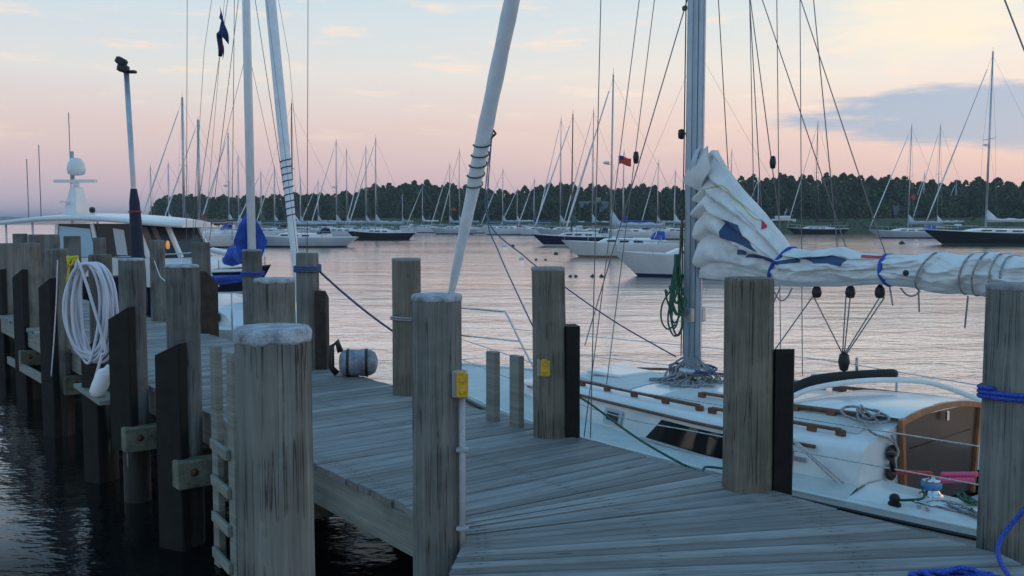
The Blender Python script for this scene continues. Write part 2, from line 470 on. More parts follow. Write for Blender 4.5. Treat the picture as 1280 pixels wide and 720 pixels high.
def smooth_path(pts, n=8):
    pts = [Vector(p) for p in pts]; out = []
    for i in range(len(pts) - 1):
        p0 = pts[max(i - 1, 0)]; p1 = pts[i]; p2 = pts[i + 1]; p3 = pts[min(i + 2, len(pts) - 1)]
        for k in range(n):
            t = k / n
            out.append(.5 * ((2 * p1) + (p2 - p0) * t + (2 * p0 - 5 * p1 + 4 * p2 - p3) * t * t + (3 * p1 - p0 - 3 * p2 + p3) * t ** 3))
    out.append(pts[-1]); return out
def interp(x, xs, ys):
    return float(np.interp(x, xs, ys))

# ------------------------------------------------------------------ water, shore, far land
mb = MB(); mb.box((0, 0, -.5), (1, 1, 1)); mb.v = []; mb.f = []; mb.mi = []; mb.sm = []; mb.uv = []; mb.tone = []
mb.v = [Vector(p) for p in ((-9000, -400, 0), (9000, -400, 0), (9000, 12000, 0), (-9000, 12000, 0))]; mb.face((0, 1, 2, 3))
tag(mb.build('water', 'water'), kind='structure')

SHORE = [(-78, 262), (-70, 236), (-52, 222), (-25, 214), (5, 208), (30, 200), (55, 190), (80, 182), (110, 176), (150, 172), (220, 170)]
def shore_y(x): return interp(x, [a for a, _ in SHORE], [b for _, b in SHORE])
mb = MB()
nx, ny = 90, 26
def land_pt(u, v):
    x = -78 + u * 298; y0 = shore_y(x); y = y0 - 2 + v * v * 230
    ed = min(1.0, (x + 78) / 14)
    z = -.3 + ed * (2.4 * min(1, v * 3.4) + 3.0 * v) + .25 * noise.noise((x * .09, y * .09, 1))
    z -= .8 * (1 - ed)
    return (x, y + 3 * noise.noise((x * .05, 3, 2)), z)
mb.grid(land_pt, nx, ny)
tag(mb.build('shore', 'land'), kind='structure')
mb = MB()
mb.grid(lambda u, v: (-1500 + u * 1500, 2100 + v * 300, -1 + math.sin(v * math.pi) * (9 + 4 * noise.noise((u * 9, 1, 1)) + 3 * noise.noise((u * 40, 4, 1))) * min(1, 4 * (1 - u) + .1)), 160, 6)
tag(mb.build('hills', 'land'), kind='structure')

# wood on the far shore: leaf clumps, one mass
PROF = [(190, 272), (197, 252), (210, 243), (250, 243), (300, 246), (335, 245), (370, 242), (420, 242), (455, 236), (490, 230), (520, 228),
        (560, 231), (600, 235), (640, 241), (655, 234), (690, 228), (720, 232), (760, 233), (800, 232), (850, 233), (905, 229), (940, 222), (1000, 220),
        (1050, 217), (1090, 221), (1140, 225), (1185, 229), (1220, 223), (1245, 228), (1300, 227), (1500, 225), (1900, 225)]
nr = np.random.RandomState(3)
V_ = []; T_ = []
def clump(cx, cy, z0, h, rad, n, tone):
    th = nr.rand(n) * 2 * np.pi; cz = nr.rand(n)
    prof = np.sin(np.pi * np.clip(cz, 0.02, 1) ** .7) ** .6
    lob = 1 + .25 * np.sin(3 * th + nr.rand() * 6) * np.sin(5 * cz + nr.rand() * 6)
    rr = rad * prof * lob * (nr.rand(n) ** .35)
    c = np.stack([cx + rr * np.cos(th), cy + rr * np.sin(th), z0 + .18 * h + .82 * h * cz], 1)
    s = (.16 + .30 * nr.rand(n)) * (.6 + h * .05)
    a = nr.randn(n, 3); a /= np.linalg.norm(a, axis=1)[:, None]
    b = np.cross(a, nr.randn(n, 3)); b /= np.linalg.norm(b, axis=1)[:, None]
    a *= s[:, None]; b *= (s * .8)[:, None]
    V_.append(np.stack([c - a - b * .4, c + a * .2 - b, c + a + b * .3, c - a * .3 + b], 1).reshape(-1, 3))
    T_.append(np.clip(tone + .13 * nr.randn(n), 0, 1))
for row in range(6):
    px = 192.0
    while px < 1480:
        x0 = XZ(px, 220)
        dd = shore_y(x0) + 12 + (10 if px > 930 or 430 < px < 560 else 0) + row * 8 + nr.rand() * 7
        top = interp(px, [a for a, _ in PROF], [b for _, b in PROF]) + nr.randn() * .7
        x = XZ(px, dd)
        zt = EYE + (HOR - top) * dd / F
        fr = (.62, .74, .84, .92, .97, 1.0)[row] * (1 + .03 * nr.randn()) - (.10 if nr.rand() < .2 else 0)
        zt = max(3.0, zt * fr)
        rad = min(3.0, zt * .30) * (.55 + .6 * nr.rand())
        clump(x, dd, .6, zt - .6, rad, int(180 + 46 * rad * rad), .25 + .5 * nr.rand())
        px += rad * (.6 + .5 * nr.rand()) * F / dd
# scrub along the bank
px = 205.0
while px < 1480:
    x0 = XZ(px, 200); dd = shore_y(x0) + 2 + nr.rand() * 5
    if nr.rand() < .75: clump(XZ(px, dd), dd, .2, 1.4 + 2.0 * nr.rand(), 1.6 + nr.rand(), 60, .55 + .3 * nr.rand())
    px += 9 + nr.rand() * 14
VV = np.concatenate(V_); TT = np.concatenate(T_)
me = bpy.data.meshes.new('far_wood')
nq = len(TT)
me.vertices.add(nq * 4); me.vertices.foreach_set('co', VV.ravel())
me.loops.add(nq * 4); me.loops.foreach_set('vertex_index', np.arange(nq * 4, dtype=np.int32))
me.polygons.add(nq); me.polygons.foreach_set('loop_start', np.arange(0, nq * 4, 4, dtype=np.int32)); me.polygons.foreach_set('loop_total', np.full(nq, 4, dtype=np.int32))
at = me.attributes.new('tone', 'FLOAT', 'FACE'); at.data.foreach_set('value', TT)
me.materials.append(M['foliage']); me.update(calc_edges=True)
o = bpy.data.objects.new('far_wood', me); COL.objects.link(o)
tag(o, 'dark green wood along the far shore behind the moored boats', 'wood', kind='stuff')

def house(px, d, wd, dp, h, label, rz=0.2):
    r_ = empty('house', (XZ(px, d), d, 2.0), rz, label, 'house')
    mb = MB(); mb.box((0, 0, h / 2 - 1), (wd, dp, h + 2))
    for sx in (-1, 1):
        mb.poly([(sx * wd / 2, -dp / 2, h), (sx * wd / 2, dp / 2, h), (sx * wd / 2, 0, h + dp * .42)])
    mb.build('wall', 'shingle', r_)
    mb = MB()
    for sy in (-1, 1):
        mb.poly([(-wd / 2 - .4, sy * (dp / 2 + .4), h - .25), (wd / 2 + .4, sy * (dp / 2 + .4), h - .25), (wd / 2 + .4, 0, h + dp * .42 + .1), (-wd / 2 - .4, 0, h + dp * .42 + .1)], thick=.2, nrm=(0, 0, 1))
    rf = mb.build('roof', 'roof', r_)
    mb = MB(); mb.box((wd * .2, .5, h + dp * .4 + .4), (.8, .8, 1.8)); mb.build('chimney', 'shingle', rf)
    for k in range(3):
        wx = (-.3 + k * .3) * wd
        mb = MB(); mb.box((wx, -dp / 2 - .03, h * .55), (1.2, .1, 1.5)); wn = mb.build('window', 'white_cloth', r_)
        mb = MB(); mb.box((wx, -dp / 2 - .09, h * .55), (.95, .04, 1.25)); mb.build('pane', 'dark_glass', wn)
house(742, 222, 6.5, 5, 2.6, 'grey shingled house half hidden in trees beyond the tan-striped sailboat')
house(1132, 207, 5.0, 4, 1.8, 'low grey shingled house under the trees behind the pale grey-blue sailboat', -.25)

# ------------------------------------------------------------------ pier geometry
U = Vector((-.597, .802, 0)); N = Vector((.802, .597, 0))      # along the pier (away), across it (to the right)
DK = 1.15
E0 = Vector((.58, 7.34, 0))                                    # a point of the right edge
CORNER = Vector((-.28, 5.12, 0))
PWID = (E0 - CORNER).dot(N)
def edge_pt(sx): return E0 + U * sx
pier = empty('pier', (0, 6, 0), 0, 'weathered grey plank pier running away between two rows of piles', 'pier')
WORLDCHILD = True
bpy.context.view_layer.update()
mb = MB()
def plank(l0, l1, r1, r0, tone, th=.045):
    """four plan corners: left far, left near, right near, right far"""
    z = DK + rng.uniform(-.004, .004)
    n0 = len(mb.v); ln = (Vector(r0) - Vector(l0)).length
    pts = [Vector(q) for q in (l0, l1, r1, r0)]
    cen = sum(pts, Vector()) / 4
    hw = .5 * ((pts[0] - pts[1]).length + (pts[3] - pts[2]).length) / 2
    for zz, ins in ((z - th, 0), (z - .007, 0), (z, .006)):
        for q in pts:
            ax = (q - cen); 
            qq = q.copy()
            if ins:
                dN = (pts[3] - pts[0]).normalized(); dU = Vector((-dN.y, dN.x, 0))
                qq -= dU * (ins if ax.dot(dU) > 0 else -ins)
            mb.v.append(Vector((qq.x, qq.y, zz)))
    u0, v0 = 10.0 * rng.randint(0, 60), 1.0 * rng.randint(0, 90)
    w0 = (pts[0] - pts[1]).length; w1 = (pts[3] - pts[2]).length
    for k in range(2):
        for i in range(4):
            j = (i + 1) % 4
            mb.face((n0 + 4 * k + i, n0 + 4 * k + j, n0 + 4 * k + 4 + j, n0 + 4 * k + 4 + i), 0, False, [(u0 + (ln if q in (2, 3) else 0), v0 + .3 * (q in (0, 3)) + dz) for q, dz in ((i, 0), (j, 0), (j, .02), (i, .02))], tone)
    mb.face((n0 + 8, n0 + 9, n0 + 10, n0 + 11), 0, False, [(u0, v0 + w0), (u0, v0), (u0 + ln, v0), (u0 + ln, v0 + w1)], tone)
    mb.face((n0 + 3, n0 + 2, n0 + 1, n0), 0, False, [(u0, v0 + w0), (u0, v0), (u0 + ln, v0), (u0 + ln, v0 + w1)], tone)
GAP = .011; PW = .14
sc0 = (CORNER - E0).dot(U)                                      # along-coordinate of the corner plank
k = 0; s_ = sc0
s_ += .30
while s_ < 26.5:
    a = rng.uniform(-.012, .02); b_ = rng.uniform(-.012, .02)
    l0 = E0 + U * (s_ + PW) - N * (PWID + a); l1 = E0 + U * s_ - N * (PWID + a)
    r0 = E0 + U * (s_ + PW) + N * b_; r1 = E0 + U * s_ + N * b_
    plank(l0, l1, r1, r0, rng.random()); s_ += PW + GAP
# fan where the pier bends
def on_edge(d): return Vector((.58 - .745 * (d - 7.34), d, 0))
rd = E0 + U * (sc0 + .30 - GAP); ld = E0 + U * (sc0 + .30 - GAP) - N * PWID
RP = [rd]; LP = [ld]
def lerp_list(a, b, n): return [a.lerp(b, (i + 1) / n) for i in range(n)]
RP += lerp_list(RP[-1], E0 + U * ((Vector((2.06, 5.44, 0)) - E0).dot(U)), 9); LP += lerp_list(LP[-1], CORNER, 5) + lerp_list(CORNER, Vector((-.262, 4.88, 0)), 4)
RP += lerp_list(RP[-1], E0 + U * ((Vector((2.49, 4.79, 0)) - E0).dot(U)), 5); LP += lerp_list(LP[-1], Vector((-.305, 4.50, 0)), 5)
for i in range(len(RP) - 1):
    gl = min(GAP, (LP[i] - LP[i + 1]).length * .25)
    dl = (LP[i + 1] - LP[i]).normalized(); dr = (RP[i + 1] - RP[i]).normalized()
    plank(LP[i], LP[i + 1] - dl * gl, RP[i + 1] - dr * GAP, RP[i], rng.random())
yl, yr = LP[-1].y, RP[-1].y
while yl > -3.0:
    xl = -.305 - .12 * (4.50 - yl) + rng.uniform(-.012, .012); xr = 2.49 + 1.1 * (4.79 - yr) if yr > 3.6 else 3.8
    plank((xl, yl, 0), (xl, yl - PW, 0), (xr + .03, yr - PW, 0), (xr, yr, 0), rng.random())
    yl -= PW + GAP; yr -= PW + GAP
o = mb.build('deck_boards', 'deck_wood', pier, uvs=True)
def board(name, a, b, wd, ht, mat='board_wood', parent=pier, bevel=.006, up=(0, 0, 1)):
    a = Vector(a); b = Vector(b)
    m_ = MB(); m_.bar(a, b, wd, ht, up, 0, bevel)
    d = (b - a).normalized(); u0 = rng.uniform(0, 30)
    for i, f in enumerate(m_.f):
        m_.uv[i] = [(u0 + (m_.v[q] - a).dot(d), m_.v[q].z + .7 * ((m_.v[q] - a) - d * (m_.v[q] - a).dot(d)).length + u0) for q in f]
        m_.tone[i] = .5
    return m_.build(name, mat, parent, uvs=True)
ZL = DK - .05
lo = lambda s, off=0, z=0: E0 + U * s - N * (PWID + off) + Vector((0, 0, z))
ro = lambda s, off=0, z=0: E0 + U * s + N * off + Vector((0, 0, z))
s1 = sc0 + .05
while s1 < 26:
    s2 = min(s1 + 4.2, 26.4)
    board('fascia', lo(s1, -.05, ZL - .125), lo(s2 - .01, -.05, ZL - .125), .07, .25)
    board('fascia', ro(s1, -.05, ZL - .125), ro(s2 - .01, -.05, ZL - .125), .07, .25)
    s1 = s2
board('fascia', (-.25, 4.62, ZL - .125), (-1.0, -2.8, ZL - .125), .07, .25)
for off in (-.75, -1.4):
    board('stringer', ro(sc0 + .2, off, ZL - .13), ro(26.3, off, ZL - .13), .08, .24)
for yy in (4.2, 2.0, -.5): board('beam', (-.9, yy, ZL - .4), (3.6, yy, ZL - .4), .2, .28, 'beam_wood')
# cross beams under the deck: ends stick out on the left beside each pile
def cross(s, out=.38, rust=True):
    b = board('beam', lo(s, out, ZL - .42), ro(s, .15, ZL - .42), .16, .24, 'beam_wood', bevel=.012)
    if rust:
        m_ = MB(); c = lo(s, out, ZL - .42) - U * .0
        m_.lathe([(.001, .03), (.014, .026), (.018, .0), (.038, -.001), (.038, -.004)], 12, lo(s, out - .14, ZL - .40) - U * .081, -U)
        m_.build('bolt', 'rust', b)
WORLDCHILD = True

# ------------------------------------------------------------------ piles
def pile_profile(r, h0, h1, seed, seg=28, lean=(0, 0)):
    """rings of an irregular round post from z=h0 to h1 (local)"""
    rings = []
    zs = list(np.linspace(h0, h1 - .05, 14)) + [h1 - .02, h1 - .006, h1]
    for i, z in enumerate(zs):
        tp = 1.0 + .07 * (h1 - z) / 3.0
        e = {len(zs) - 1: -.014, len(zs) - 2: -.004}.get(i, 0)
        ring = []
        for k in range(seg):
            a = 2 * math.pi * k / seg
            q = r * tp * (1 + .035 * noise.noise((math.cos(a) * 1.4 + seed, math.sin(a) * 1.4, z * .7)) + .02 * noise.noise((math.cos(a) * 5, math.sin(a) * 5 + seed, z * 1.3))) + e
            ring.append((q * math.cos(a) + lean[0] * (z - 1.15), q * math.sin(a) + lean[1] * (z - 1.15), z))
        rings.append(ring)
    return rings
PILES = {}
def pile(key, px, py, d, wpx, label, group, mat='pile_wood', cap=None, boards=(), skirt=.02, lean=(0, 0)):
    top = P(px, py, d); zt = top.z
    r = wpx * d / F / 2
    loc = Vector((top.x - lean[0] * (zt - 1.15), top.y + r * .0, 0))
    rt = empty('pile', loc, 0, label, 'pile', group)
    sd = rng.random() * 50
    global WORLDCHILD
    WORLDCHILD = False
    rr = pile_profile(r, -1.6, zt, sd, lean=lean)
    m_ = MB(); m_.rings(rr); m_.build('post', mat, rt)
    if cap:
        m_ = MB(); seg = 36
        c = (lean[0] * (zt - 1.15), lean[1] * (zt - 1.15))
        rings = []
        ragged = [skirt * (.6 + .7 * abs(noise.noise((k * .45, sd, 0))) + .22 * rng.random()) for k in range(seg)]
        def R0(k, z):
            a = 2 * math.pi * k / seg
            # follow the post's own outline
            tp = 1.0 + .07 * (zt - z) / 3.0
            return r * tp * (1 + .035 * noise.noise((math.cos(a) * 1.4 + sd, math.sin(a) * 1.4, z * .7)) + .02 * noise.noise((math.cos(a) * 5, math.sin(a) * 5 + sd, z * 1.3)))
        for q in range(5):
            ring = []
            for k in range(seg):
                a = 2 * math.pi * k / seg
                if q == 0: rad, z = R0(k, zt) + .001, zt - .02 - ragged[k]
                elif q == 1: rad, z = R0(k, zt) + .003, zt - .02 - ragged[k] * .7
                elif q == 2: rad, z = R0(k, zt) + .004, zt - .012
                elif q == 3: rad, z = R0(k, zt) - .006, zt + .002
                else: rad, z = r * .5, zt + .004 + .003 * noise.noise((k * .5, sd, 3))
                ring.append((c[0] + rad * math.cos(a), c[1] + rad * math.sin(a), z))
            rings.append(ring)
        m_.rings(rings); m_.build('cap', cap, rt)
    for bd in boards:
        # rub board: (angle on the post, width, z0, z1, slant, thickness, material)
        ang, wd, z0, z1, sl, th, bm = bd
        a = R(ang); dv = Vector((math.cos(a), math.sin(a), 0)); tv = Vector((-math.sin(a), math.cos(a), 0))
        m_ = MB()
        c0 = dv * (r * .80)
        pts = []
        ins = .012
        for zz, s_, in ((z0, 0), (z1, 1)):
            for (tt, rr_) in ((-.5, 0), (-.5, th - ins), (-.5 + ins / wd, th), (.5 - ins / wd, th), (.5, th - ins), (.5, 0)):
                z = zz + (sl * tt if s_ else 0)
                pts.append(c0 + tv * (tt * wd) + dv * rr_ + Vector((0, 0, z)))
        m_.rings([pts[:6], [p.lerp(q, .33) + dv * .004 for p, q in zip(pts[:6], pts[6:])], [p.lerp(q, .7) - tv * .004 for p, q in zip(pts[:6], pts[6:])], pts[6:]], smooth=False)
        m_.build('rub_board', bm, rt)
    PILES[key] = (Vector((top.x, top.y, zt)), r, rt)
    WORLDCHILD = True
    return rt
GL = 'piles along the left side of the pier'; GR = 'piles along the right side of the pier'
BK, BB = 'rub_board', 'rub_board_brown'
pile('P1', 341, 409, 3.53, 95, 'thickest pile, nearest the camera, its top daubed with ragged pale paint', GL, cap='cap_paint', skirt=.036)
pile('P2', 546, 368, 5.05, 62, 'grey pile with bright yellow outlet box and long conduit, at the pier bend', GL, cap='cap_paint', skirt=.014)
pile('P3', 343, 348, 6.35, 50, 'pale-topped pile showing right above and behind the nearest thick pile', GL, cap='cap_paint', skirt=.008)
pile('P4', 227, 331, 8.3, 40, 'tall pile behind the grey ladder, with a wide slanted black rub board', GL, cap='cap_paint', skirt=.004, boards=[(244, .29, -.6, 1.74, .12, .09, BK)])
pile('P5', 164, 323, 9.6, 31, 'pale-topped pile right of the coiled hose, its black rub board ending above water', GL, cap='cap_paint', skirt=.004, boards=[(244, .29, .55, 1.92, .14, .09, BK)])
pile('P6', 125, 318, 10.4, 28, 'left-row pile that carries the coil of white hose', GL, 'pile_wood_brown', boards=[(240, .26, -.5, 1.5, .1, .09, BK)])
pile('P7', 71, 311, 12.6, 27, 'pile left of the white hose coil, with a thin line hanging beside it', GL, boards=[(240, .26, -.5, 2.02, .14, .09, BK)])
pile('P8', 36, 304, 15.2, 25, 'pile with a grey plank nailed across it, second from the left edge of the photo', GL, boards=[(240, .28, -.5, 2.0, .14, .09, BK)])
pile('P9', 9, 304, 17.2, 22, 'pile at the left edge of the photo, by the end of the nailed plank', GL, boards=[(240, .28, -.5, 1.9, .14, .09, BK)])
pile('R1', 1272, 355, 5.1, 70, 'pile at the right edge of the photo wrapped with bright blue rope', GR, cap='cap_grey', skirt=.012)
pile('R2', 936, 347, 6.0, 61, 'brown pile with black rub board, standing before the white sailboat cabin', GR, 'pile_wood_brown', boards=[(10, .22, .3, 2.03, -.03, .13, BK)], lean=(-.012, 0))
pile('R3', 685, 334, 7.47, 42, 'brown pile with a faded yellow box low on its face', GR, 'pile_wood_brown', cap='cap_grey', skirt=.008, boards=[(8, .2, .3, 2.02, 0, .11, BK)], lean=(-.018, 0))
pile('R4', 508, 323, 9.27, 36, 'bare brown pile with a thin line tied round its middle', GR, 'pile_wood_brown', cap='cap_grey', skirt=.008)
pile('R5', 384, 316, 10.85, 28, 'pile with blue rope round its top, beside the grey rolled inflatable', GR, boards=[(0, .2, .3, 2.0, -.1, .12, BB)])
pile('R6', 315, 312, 13.0, 24, 'pile with a blue line round it below the blue sail cover', GR, cap='cap_grey', skirt=.006)
pile('R7', 251, 303, 14.4, 22, 'pile with a rusty brown rub board, between motor yacht and blue sail cover', GR, boards=[(330, .24, .3, 1.98, -.2, .12, BB)])
pile('R8', 196, 300, 16.1, 18, 'thin right-row pile in front of the windshield of the motor yacht', GR)
pile('R9', 124, 297, 19.2, 15, 'thin pile showing just above the white hose coil', GR)
pile('R10', 90, 295, 21.0, 20, 'dark-topped pile in front of the pale side door of the motor yacht', GR)
pile('R11', 65, 293, 22.7, 18, 'fourth-farthest pile in line, left of the dark-topped pile at the yacht door', GR)
pile('R12', 45, 293, 24.3, 18, 'far pile second from the end of the pier, under the yacht roof', GR)
pile('R13', 25, 292, 26.0, 17, 'last pile at the far end of the pier, below the yacht stern', GR)
for k in ('P4', 'P5', 'P6', 'P7', 'P8'):
    p = PILES[k][0]; s = (Vector((p.x, p.y, 0)) - E0).dot(U)
    cross(s - .22, .34 if k in ('P4', 'P5') else .12)
for s in (17, 19.5, 22, 24.5): cross(s, .2, False)
for s in (sc0 + .35, 1.2, 3.0): cross(s, .02, False)

# ------------------------------------------------------------------ electric outlets
def outlet(px, py, d, box_w, box_h, z_bot, label):
    c = P(px, py, d); o = empty('outlet_box', (c.x, c.y, c.z), 0, label, 'outlet box', 'yellow outlet boxes on piles'); bpy.context.view_layer.update()
    m_ = MB(); m_.box(c + Vector((-.012, .03, 0)), (box_w * 1.25, .06, box_h * 1.05), bevel=.006); m_.build('back_box', 'box_grey', o)
    m_ = MB(); m_.box(c + Vector((.004, -.012, 0)), (box_w, .03, box_h), bevel=.009)
    m_.lathe([(.013, 0), (.016, .004), (.012, .012)], 12, c + Vector((.004, -.026, box_h * .22)), (0, -1, 0)); m_.lathe([(.013, 0), (.016, .004), (.012, .012)], 12, c + Vector((.004, -.026, -box_h * .22)), (0, -1, 0))
    m_.box(c + Vector((-.004, -.03, box_h * .5)), (box_w * .5, .018, .016), bevel=.003)
    m_.build('cover', 'yellow_plastic', o)
    m_ = MB(); m_.tube([c + Vector((0, .03, -box_h * .5)), Vector((c.x, c.y + .03, z_bot))], .017, 10); cn = m_.build('conduit', 'conduit', o)
    z = c.z - .35
    while z > z_bot + .15:
        m_ = MB(); m_.box((c.x, c.y + .03, z), (.066, .038, .022), bevel=.005); m_.build('strap', 'conduit', cn); z -= .42
outlet(577, 481, 4.93, .062, .135, .9, 'yellow outlet box with grey conduit on the pile at the pier bend')
outlet(681, 460, 7.36, .075, .13, 1.16, 'faded yellow outlet box low on the brown pile near the two short posts')

# ------------------------------------------------------------------ ladders at the pier edge
def ladder(name, tops, zt, zb, inward, label, rungs=True):
    r_ = empty(name, (tops[0].x, tops[0].y, DK), 0, label, 'ladder'); bpy.context.view_layer.update()
    for t in tops: board('stringer', (t.x, t.y, zb), (t.x, t.y, zt), .13, .06, 'board_wood', r_, up=inward)
    if rungs:
        z = DK - .12
        while z > zb + .1:
            board('rung', tops[0] + Vector((0, 0, z)) - Vector(inward) * .05, tops[1] + Vector((0, 0, z)) - Vector(inward) * .05, .035, .085, 'board_wood', r_); z -= .30
la = G(268, 600, .6); 
l1 = Vector((XZ(267, 7.75), 7.75, 0)); l2 = Vector((XZ(288, 7.32), 7.32, 0))
ladder('ladder', [l1, l2], 1.83, -.7, N, 'grey wooden ladder going down to the water behind the nearest thick pile')
l1 = Vector((XZ(616, 8.02), 8.02, 0)); l2 = Vector((XZ(646, 7.78), 7.78, 0))
ladder('ladder', [l1, l2], 1.74, -.3, -N, 'two short grey ladder posts at the deck edge beside the faded yellow box')

# planks nailed outside the left piles
o = board('plank', P(11, 450, 16.4), P(63, 479, 12.5), .05, .13, 'board_wood', None); tag(o, 'grey plank nailed across the piles at the left edge of the photo', 'plank', 'planks on the left piles')
o = board('plank', P(104, 481, 10.6), P(137, 503, 9.55), .2, .05, 'board_wood', None); tag(o, 'short plank sticking out under the coil of white hose', 'plank', 'planks on the left piles')

# ------------------------------------------------------------------ hose coil, fender, lines on the left
def rope(name, pts, r, mat, label, cat='rope', group=None, seg=7):
    m_ = MB(); m_.tube(pts, r, seg); o = m_.build(name, mat); tag(o, label, cat, group); return o
top, r6, _ = PILES['P6']
HC = P(117, 388, 10.12)
pts = []
for lp in range(13):
    wx = .19 + .07 * rng.uniform(-1, 1); hz = .47 + .09 * rng.uniform(-1, 1); ox = rng.uniform(-.045, .045); oy = -lp * .009; ph = rng.uniform(-.15, .15)
    for k in range(28):
        a = 2 * math.pi * k / 28
        f = k / 28
        x = wx * math.sin(a) * (1 + .25 * -math.cos(a)) + ox + .03 * math.sin(2 * a + ph); z = hz * math.cos(a)
        # top passes over the nail, bottom swings free
        z += (.5 - hz) * max(0, math.cos(a)) 
        pts.append(HC + Vector((x + ph * .2 * (z - .5), oy + .02 * math.sin(3 * a + lp), z)))
for q in range(6): pts.append(HC + Vector((.16 - q * .03, -.13, -.35 - q * .1)))
rope('hose_coil', smooth_path(pts, 3), .0165, 'hose', 'white water hose coiled and hung on a pile in the left row', 'hose')
fc = P(127, 477, 9.75)
m_ = MB(); ax = (N * .4 + Vector((0, 0, .9))).normalized()
m_.lathe([(.001, -.17), (.04, -.165), (.075, -.13), (.082, -.05), (.082, .06), (.072, .11), (.03, .14), (.018, .18), (.001, .185)], 18, fc, ax)
tag(m_.build('fender', 'white_cloth'), 'white cylinder fender standing on the short plank under the hose coil', 'fender')
rope('line', smooth_path([P(72, 325, 12.45), P(70, 380, 12.4), P(67, 430, 12.35), P(64, 470, 12.3)], 5), .008, 'rope_white', 'thin pale line hanging down the pile left of the hose coil', 'rope')
t9 = P(90, 326, 10.9)
pts = [t9 + Vector((.05 * math.cos(a) * (1 + .3 * math.sin(3 * a)), .05 * math.sin(a), .05 * math.sin(2.3 * a))) for a in np.linspace(0, 14, 60)]
pts += [t9 + Vector((-.02 - .01 * k, 0, -.05 * k)) for k in range(6)]
rope('line', pts, .012, 'rope_yellow', 'yellow line knotted beside the top of the hose coil', 'rope')
ro_ = P(101, 312, 10.25)
# line between right row piles in front of the yacht
rope('line', smooth_path([P(193, 326, 15.9), P(200, 345, 15.6), P(207, 352, 15.3), P(222, 372, 15)], 5), .009, 'rope_white', 'slack pale line on the thin pile in front of the yacht windshield', 'rope')

# ------------------------------------------------------------------ blue ropes on piles
def wrap(key, z, turns, rr, pitch, ext=.0):
    p, r, _ = PILES[key]; n = int(turns * 24); out = []
    for k in range(n + 1):
        a = 2 * math.pi * k / 24
        out.append(Vector((p.x + (r * 1.06 + rr * .8) * math.cos(a), p.y + (r * 1.06 + rr * .8) * math.sin(a), z + pitch * (k / 24) + .006 * math.sin(a * 2))))
    return out
p, r, _ = PILES['R1']
w1 = wrap('R1', 1.89, 2.6, .013, .024)
coil = []
cc = G(1190, 745, DK)
for k in range(150):
    a = k * .33; q = .13 + .035 * math.sin(k * .21) + .02 * math.sin(k * 1.3)
    coil.append(Vector((cc.x + q * 1.3 * math.cos(a), cc.y + q * .8 * math.sin(a) - .05, DK + .018 + .0011 * k * .5 + .02 * abs(math.sin(k * .7)))))
tail = smooth_path([w1[0], Vector((p.x + .10, p.y - .22, 1.62)), Vector((p.x - .05, p.y - .30, 1.42)), Vector((p.x - .24, p.y - .36, 1.2)), coil[0] + Vector((.1, .02, .02)), coil[0]], 8)
rope('mooring_line', list(reversed(w1)) + tail[1:] + coil, .0125, 'rope_blue', 'bright blue rope wrapped round a pile, its tail heaped on the deck', 'rope')
pR5, rR5, _ = PILES['R5']
w5 = wrap('R5', pR5.z - .22, 3.2, .014, .024)

# ------------------------------------------------------------------ near sailboat
MX, MY = 1.72, 9.07
AL = math.atan2(.597, .802)
BW = Vector((MX, MY, 0))
def L2W(x, y, z): return BW + U * x - N * y + Vector((0, 0, z))
def W2L(p):
    q = Vector(p) - BW; return Vector((q.dot(U), -q.dot(N), q.z))
def CL(px, py, y=0.0):
    """pixel -> local (x,z) on the boat's fore-and-aft plane at offset y"""
    r_ = ray(px, py); o_ = Vector((0, 0, EYE)) - BW
    t = (-y - o_.dot(N)) / r_.dot(N)
    q = o_ + r_ * t
    return q.dot(U), q.z
boat = empty('sailboat', BW, math.atan2(U.y, U.x), 'white sailboat alongside the pier with its mainsail flaked on the boom', 'sailboat', None)
WORLDCHILD = False
def hull_sections(L, B, fb_b, fb_m, fb_s, bow_x, n=22, trans=.55, rake_b=.9, rake_s=-.25, zw=-.5, maxpos=.45, boot=.10):
    """stations stern->bow; each is a list of (x,y,z) for the port side from below the water to the sheer"""
    secs = []
    for i in range(n + 1):
        s = i / n
        xd = bow_x - L + L * s
        if s < maxpos: b = trans + (1 - trans) * math.sin(.5 * math.pi * s / maxpos) ** .9
        else:
            q = (s - maxpos) / (1 - maxpos); b = max(0.0, 1 - q ** 2.1) ** .95
        b = max(b * B / 2, .012)
        sh = fb_m + (fb_b - fb_m) * max(0, (s - .4) / .6) ** 1.8 + (fb_s - fb_m) * max(0, (.4 - s) / .4) ** 1.6
        zs = [zw, -.02, boot, .4 * sh, .72 * sh, sh - .05, sh]
        fs = [.35, .80, .855, .93, .98, 1.0, 1.0]
        sec = []
        for z, f in zip(zs, fs):
            k = max(0, 1 - z / sh)
            x = xd - rake_b * k * max(0, (s - .5) / .5) ** 2 + (-rake_s) * 0
            x += -rake_s * -1 * 0
            if s < .3: x += rake_s * -1 * k * ((.3 - s) / .3) ** 1.5 * -1 * (-1)
            sec.append((x, b * f * (1 - .25 * k * (s > .5) * ((s - .5) / .5)), z))
        secs.append(sec)
    return secs
